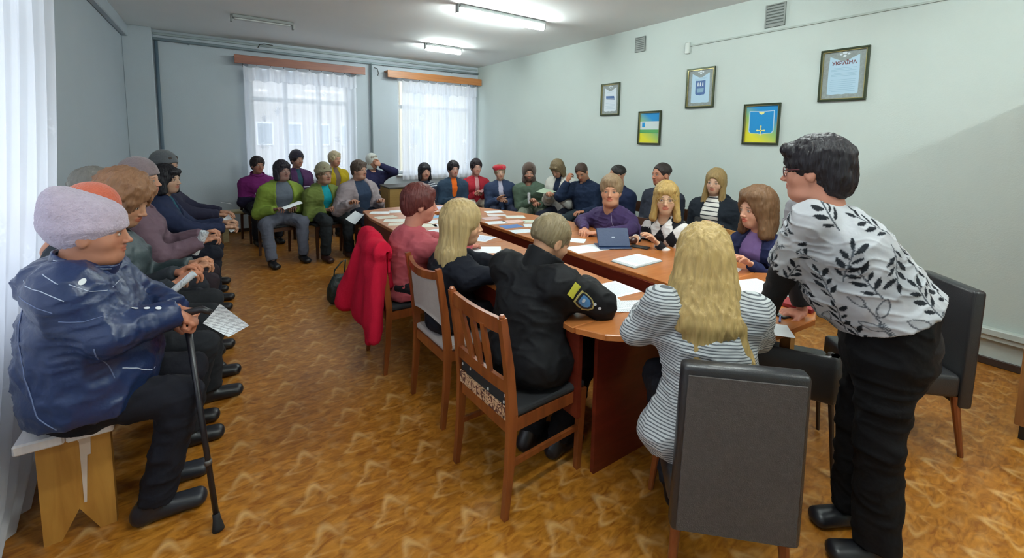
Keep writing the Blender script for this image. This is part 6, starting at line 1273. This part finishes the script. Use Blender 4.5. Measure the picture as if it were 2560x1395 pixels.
# handbag on the floor
r = empty('handbag', (.90, 4.30, 0)); tag(r, 'dark green-black handbag on the floor behind the red jacket', 'bag')
v, q = sdf_mesh([('+', ecap((-.06, 0, .10), (.06, 0, .10), (.10, .055), right=(0, 0, 1)), 0), ('+', ecap((-.03, 0, .22), (.04, 0, .22), (.06, .035), right=(0, 0, 1)), .08), ('&', plane((0, 0, -1), 0), .01)], .012); v = wrinkle(v, q, .006, 18)
BG = mat('bag_leather', '#1d2826', .45, noise=.4, nscale=25, bump=.4, bscale=60); link('bag_body', arr_mesh('bag_body', v, q), BG, r)
b = MB(); b.tube([(-.05, 0, .25), (-.04, .0, .33), (.02, 0, .40), (.06, 0, .42), (.05, 0, .33), (.05, 0, .25)], .007, 6); b.build('strap', BG, r, smooth=True)

# ------------------------------------------------------------------ trimmings sewn on the nearest clothes (laid onto the cloth itself)
from mathutils.bvhtree import BVHTree
def child(p, name): return [o for o in p['root'].children if o.name.split('.')[0] == name][0]
def laid(p, cloth, pts, d, off=.0015, back=.35):
    """points pushed along d until they meet the cloth, lifted by off"""
    ob = child(p, cloth); me = ob.data
    if not hasattr(laid, 'c'): laid.c = {}
    if ob.name not in laid.c: laid.c[ob.name] = BVHTree.FromPolygons([v.co.copy() for v in me.vertices], [tuple(q.vertices) for q in me.polygons])
    t = laid.c[ob.name]; d = Vector(d).normalized(); out = []; B_ = Vector(p['base'])
    for q in pts:
        o = Vector(q) - B_; h = t.ray_cast(o - d * back, d, .8)
        if h[0] is None: h = t.find_nearest(o)
        out.append(np.array(h[0] - d * off))
    return out
def seam(p, cloth, pts, d, r_, m, name='piping', n_=10):
    pts = [V(*a) for a in pts]; P2 = []
    for a, b_ in zip(pts, pts[1:]):
        for k in range(n_): P2.append(a + (b_ - a) * k / n_)
    P2.append(pts[-1]); L = laid(p, cloth, P2, d, r_ * .4); L = [L[0]] + [(L[i - 1] + 2 * L[i] + L[i + 1]) / 4 for i in range(1, len(L) - 1)] + [L[-1]]
    b = MB(); b.tube([tuple(x) for x in L], r_, 5); return b.build(name, m, p['root'], smooth=True)
def badge(p, cloth, outline, c0, e1, e2, d, off, m, name, back=.35):
    rings = [1, .75, .5, .25]; v = []; n_ = len(outline); P3 = []
    for k in rings:
        for (a, b_) in outline: P3.append(V(*c0) + V(*e1) * a * k + V(*e2) * b_ * k)
    P3.append(V(*c0)); v = laid(p, cloth, P3, d, off, back); b = MB(); vs = [b.b.verts.new(tuple(x)) for x in v]
    for r_ in range(3):
        for i in range(n_): j = (i + 1) % n_; b.b.faces.new((vs[r_ * n_ + i], vs[r_ * n_ + j], vs[(r_ + 1) * n_ + j], vs[(r_ + 1) * n_ + i]))
    for i in range(n_): b.b.faces.new((vs[3 * n_ + i], vs[3 * n_ + (i + 1) % n_], vs[-1]))
    return b.build(name, m, p['root'], smooth=True)
p = P['officer']; D = (.15, 1, -.1); th_ = math.radians(-42); e1 = (math.cos(th_ + math.pi / 2) * -1, 0, -math.sin(th_ + math.pi / 2)); e2 = (-math.cos(th_), 0, -math.sin(th_))
SHO = [(-.032, .045), (0, .052), (.032, .045), (.036, .01), (.033, -.03), (.018, -.056), (0, -.066), (-.018, -.056), (-.033, -.03), (-.036, .01)]
cc = (1.352, 1.43, .862); sc_ = lambda k: [(a * k, b_ * k) for a, b_ in SHO]
badge(p, 'jacket', sc_(1), cc, e1, e2, D, .0025, mat('badge_gold', '#a89a5c', .5), 'emblem_rim'); badge(p, 'jacket', sc_(.84), cc, e1, e2, D, .0042, mat('badge_navy', '#16202e', .6), 'emblem_field'); badge(p, 'jacket', sc_(.62), cc, e1, e2, D, .0056, mat('badge_blue', '#4f86b8', .5), 'emblem_centre')
badge(p, 'jacket', [(.011 * math.cos(t * .785), .011 * math.sin(t * .785)) for t in range(8)], (1.345, 1.43, .868), e1, e2, D, .007, mat('badge_white', '#c9d6dc', .5), 'emblem_star')
badge(p, 'jacket', [(-.034, -.020), (.034, -.020), (.034, .020), (-.034, .020)], (1.302, 1.44, .918), e1, e2, D, .0035, mat('badge_yellow', '#b8b43a', .5), 'yellow_patch')
for q in ((1.405, 1.41, .842), (1.425, 1.405, .822)): badge(p, 'jacket', [(.007 * math.cos(t * .785), .007 * math.sin(t * .785)) for t in range(8)], q, (1, 0, 0), (0, 0, 1), (0, 1, 0), .003, mat('white_mark', '#c2c6c8', .5), 'sleeve_mark')
p = P['mauvehat']; PIP = mat('piping_pale', '#a9b2c4', .5); PIP2 = mat('piping_dim', '#5d6a8c', .5); Dy = (0, 1, 0)
for a in ([(-.56, 2, 1.09), (-.50, 2, 1.075), (-.44, 2, 1.035)], [(-.575, 2, 1.055), (-.52, 2, 1.03), (-.47, 2, 1.0)], [(-.50, 2, 1.12), (-.455, 2, 1.09)], [(-.43, 2, 1.085), (-.38, 2, 1.05), (-.33, 2, 1.03)], [(-.46, 2, .965), (-.40, 2, .955), (-.34, 2, .965)]): seam(p, 'jacket', a, Dy, .0016, PIP2 if a[0][2] < 1.06 else PIP)
seam(p, 'jacket', [(-.592, 2, 1.0), (-.588, 2, .87), (-.570, 2, .74), (-.545, 2, .62), (-.50, 2, .565)], Dy, .0022, PIP2); seam(p, 'jacket', [(-.375, 2, .86), (-.372, 2, .80), (-.345, 2, .70)], Dy, .0022, PIP2); seam(p, 'jacket', [(-.325, 2, .725), (-.285, 2, .70), (-.245, 2, .655)], Dy, .0022, PIP)
seam(p, 'collar', [(-.50, 2, 1.135), (-.46, 2, 1.13), (-.40, 2, 1.10), (-.35, 2, 1.08)], Dy, .0022, PIP)
BT = mat('pearl_button', '#d6d9dc', .3)
for i, q in enumerate(((-.275, 2.085, .955), (-.243, 2.088, .953), (-.210, 2.088, .950))): badge(p, 'jacket', [(.0095 * math.cos(t * .628), .0095 * math.sin(t * .628)) for t in range(10)], q, (1, 0, 0), (0, 1, 0), (0, .5, -1), .003, BT, 'button', .05)
for q in ((-.40, 2, 1.085),): badge(p, 'jacket', [(.009 * math.cos(t * .628), .009 * math.sin(t * .628)) for t in range(10)], q, (1, 0, 0), (0, 0, 1), Dy, .003, BT, 'button')
# small zips, lapels and a dark bundle
seam(P['purple'], 'sweater', [(2.98, 2.84, .96), (2.94, 2.80, .88), (2.90, 2.76, .80)], (1, .1, 0), .0018, mat('necklace_silver', '#9a96a8', .3, metal=.6), 'zip_pull')
v, q = sdf_mesh([('+', ell((0, 0, .0), (.075, .085, .055)), 0), ('+', ell((.02, .06, .045), (.03, .035, .03)), .03)], .010); v = v + vnormals(v, q) * ((vnoise(v, 60) - .5) * .016)[:, None]
o = link('fur_bundle', arr_mesh('fur_bundle', v, q), mat('black_fur', '#0e0e12', .95, noise=.3, nscale=60)); o.location = (3.79, 2.42, .80); tag(o, 'black fluffy bundle on the lap of the woman in the black parka', 'bundle')
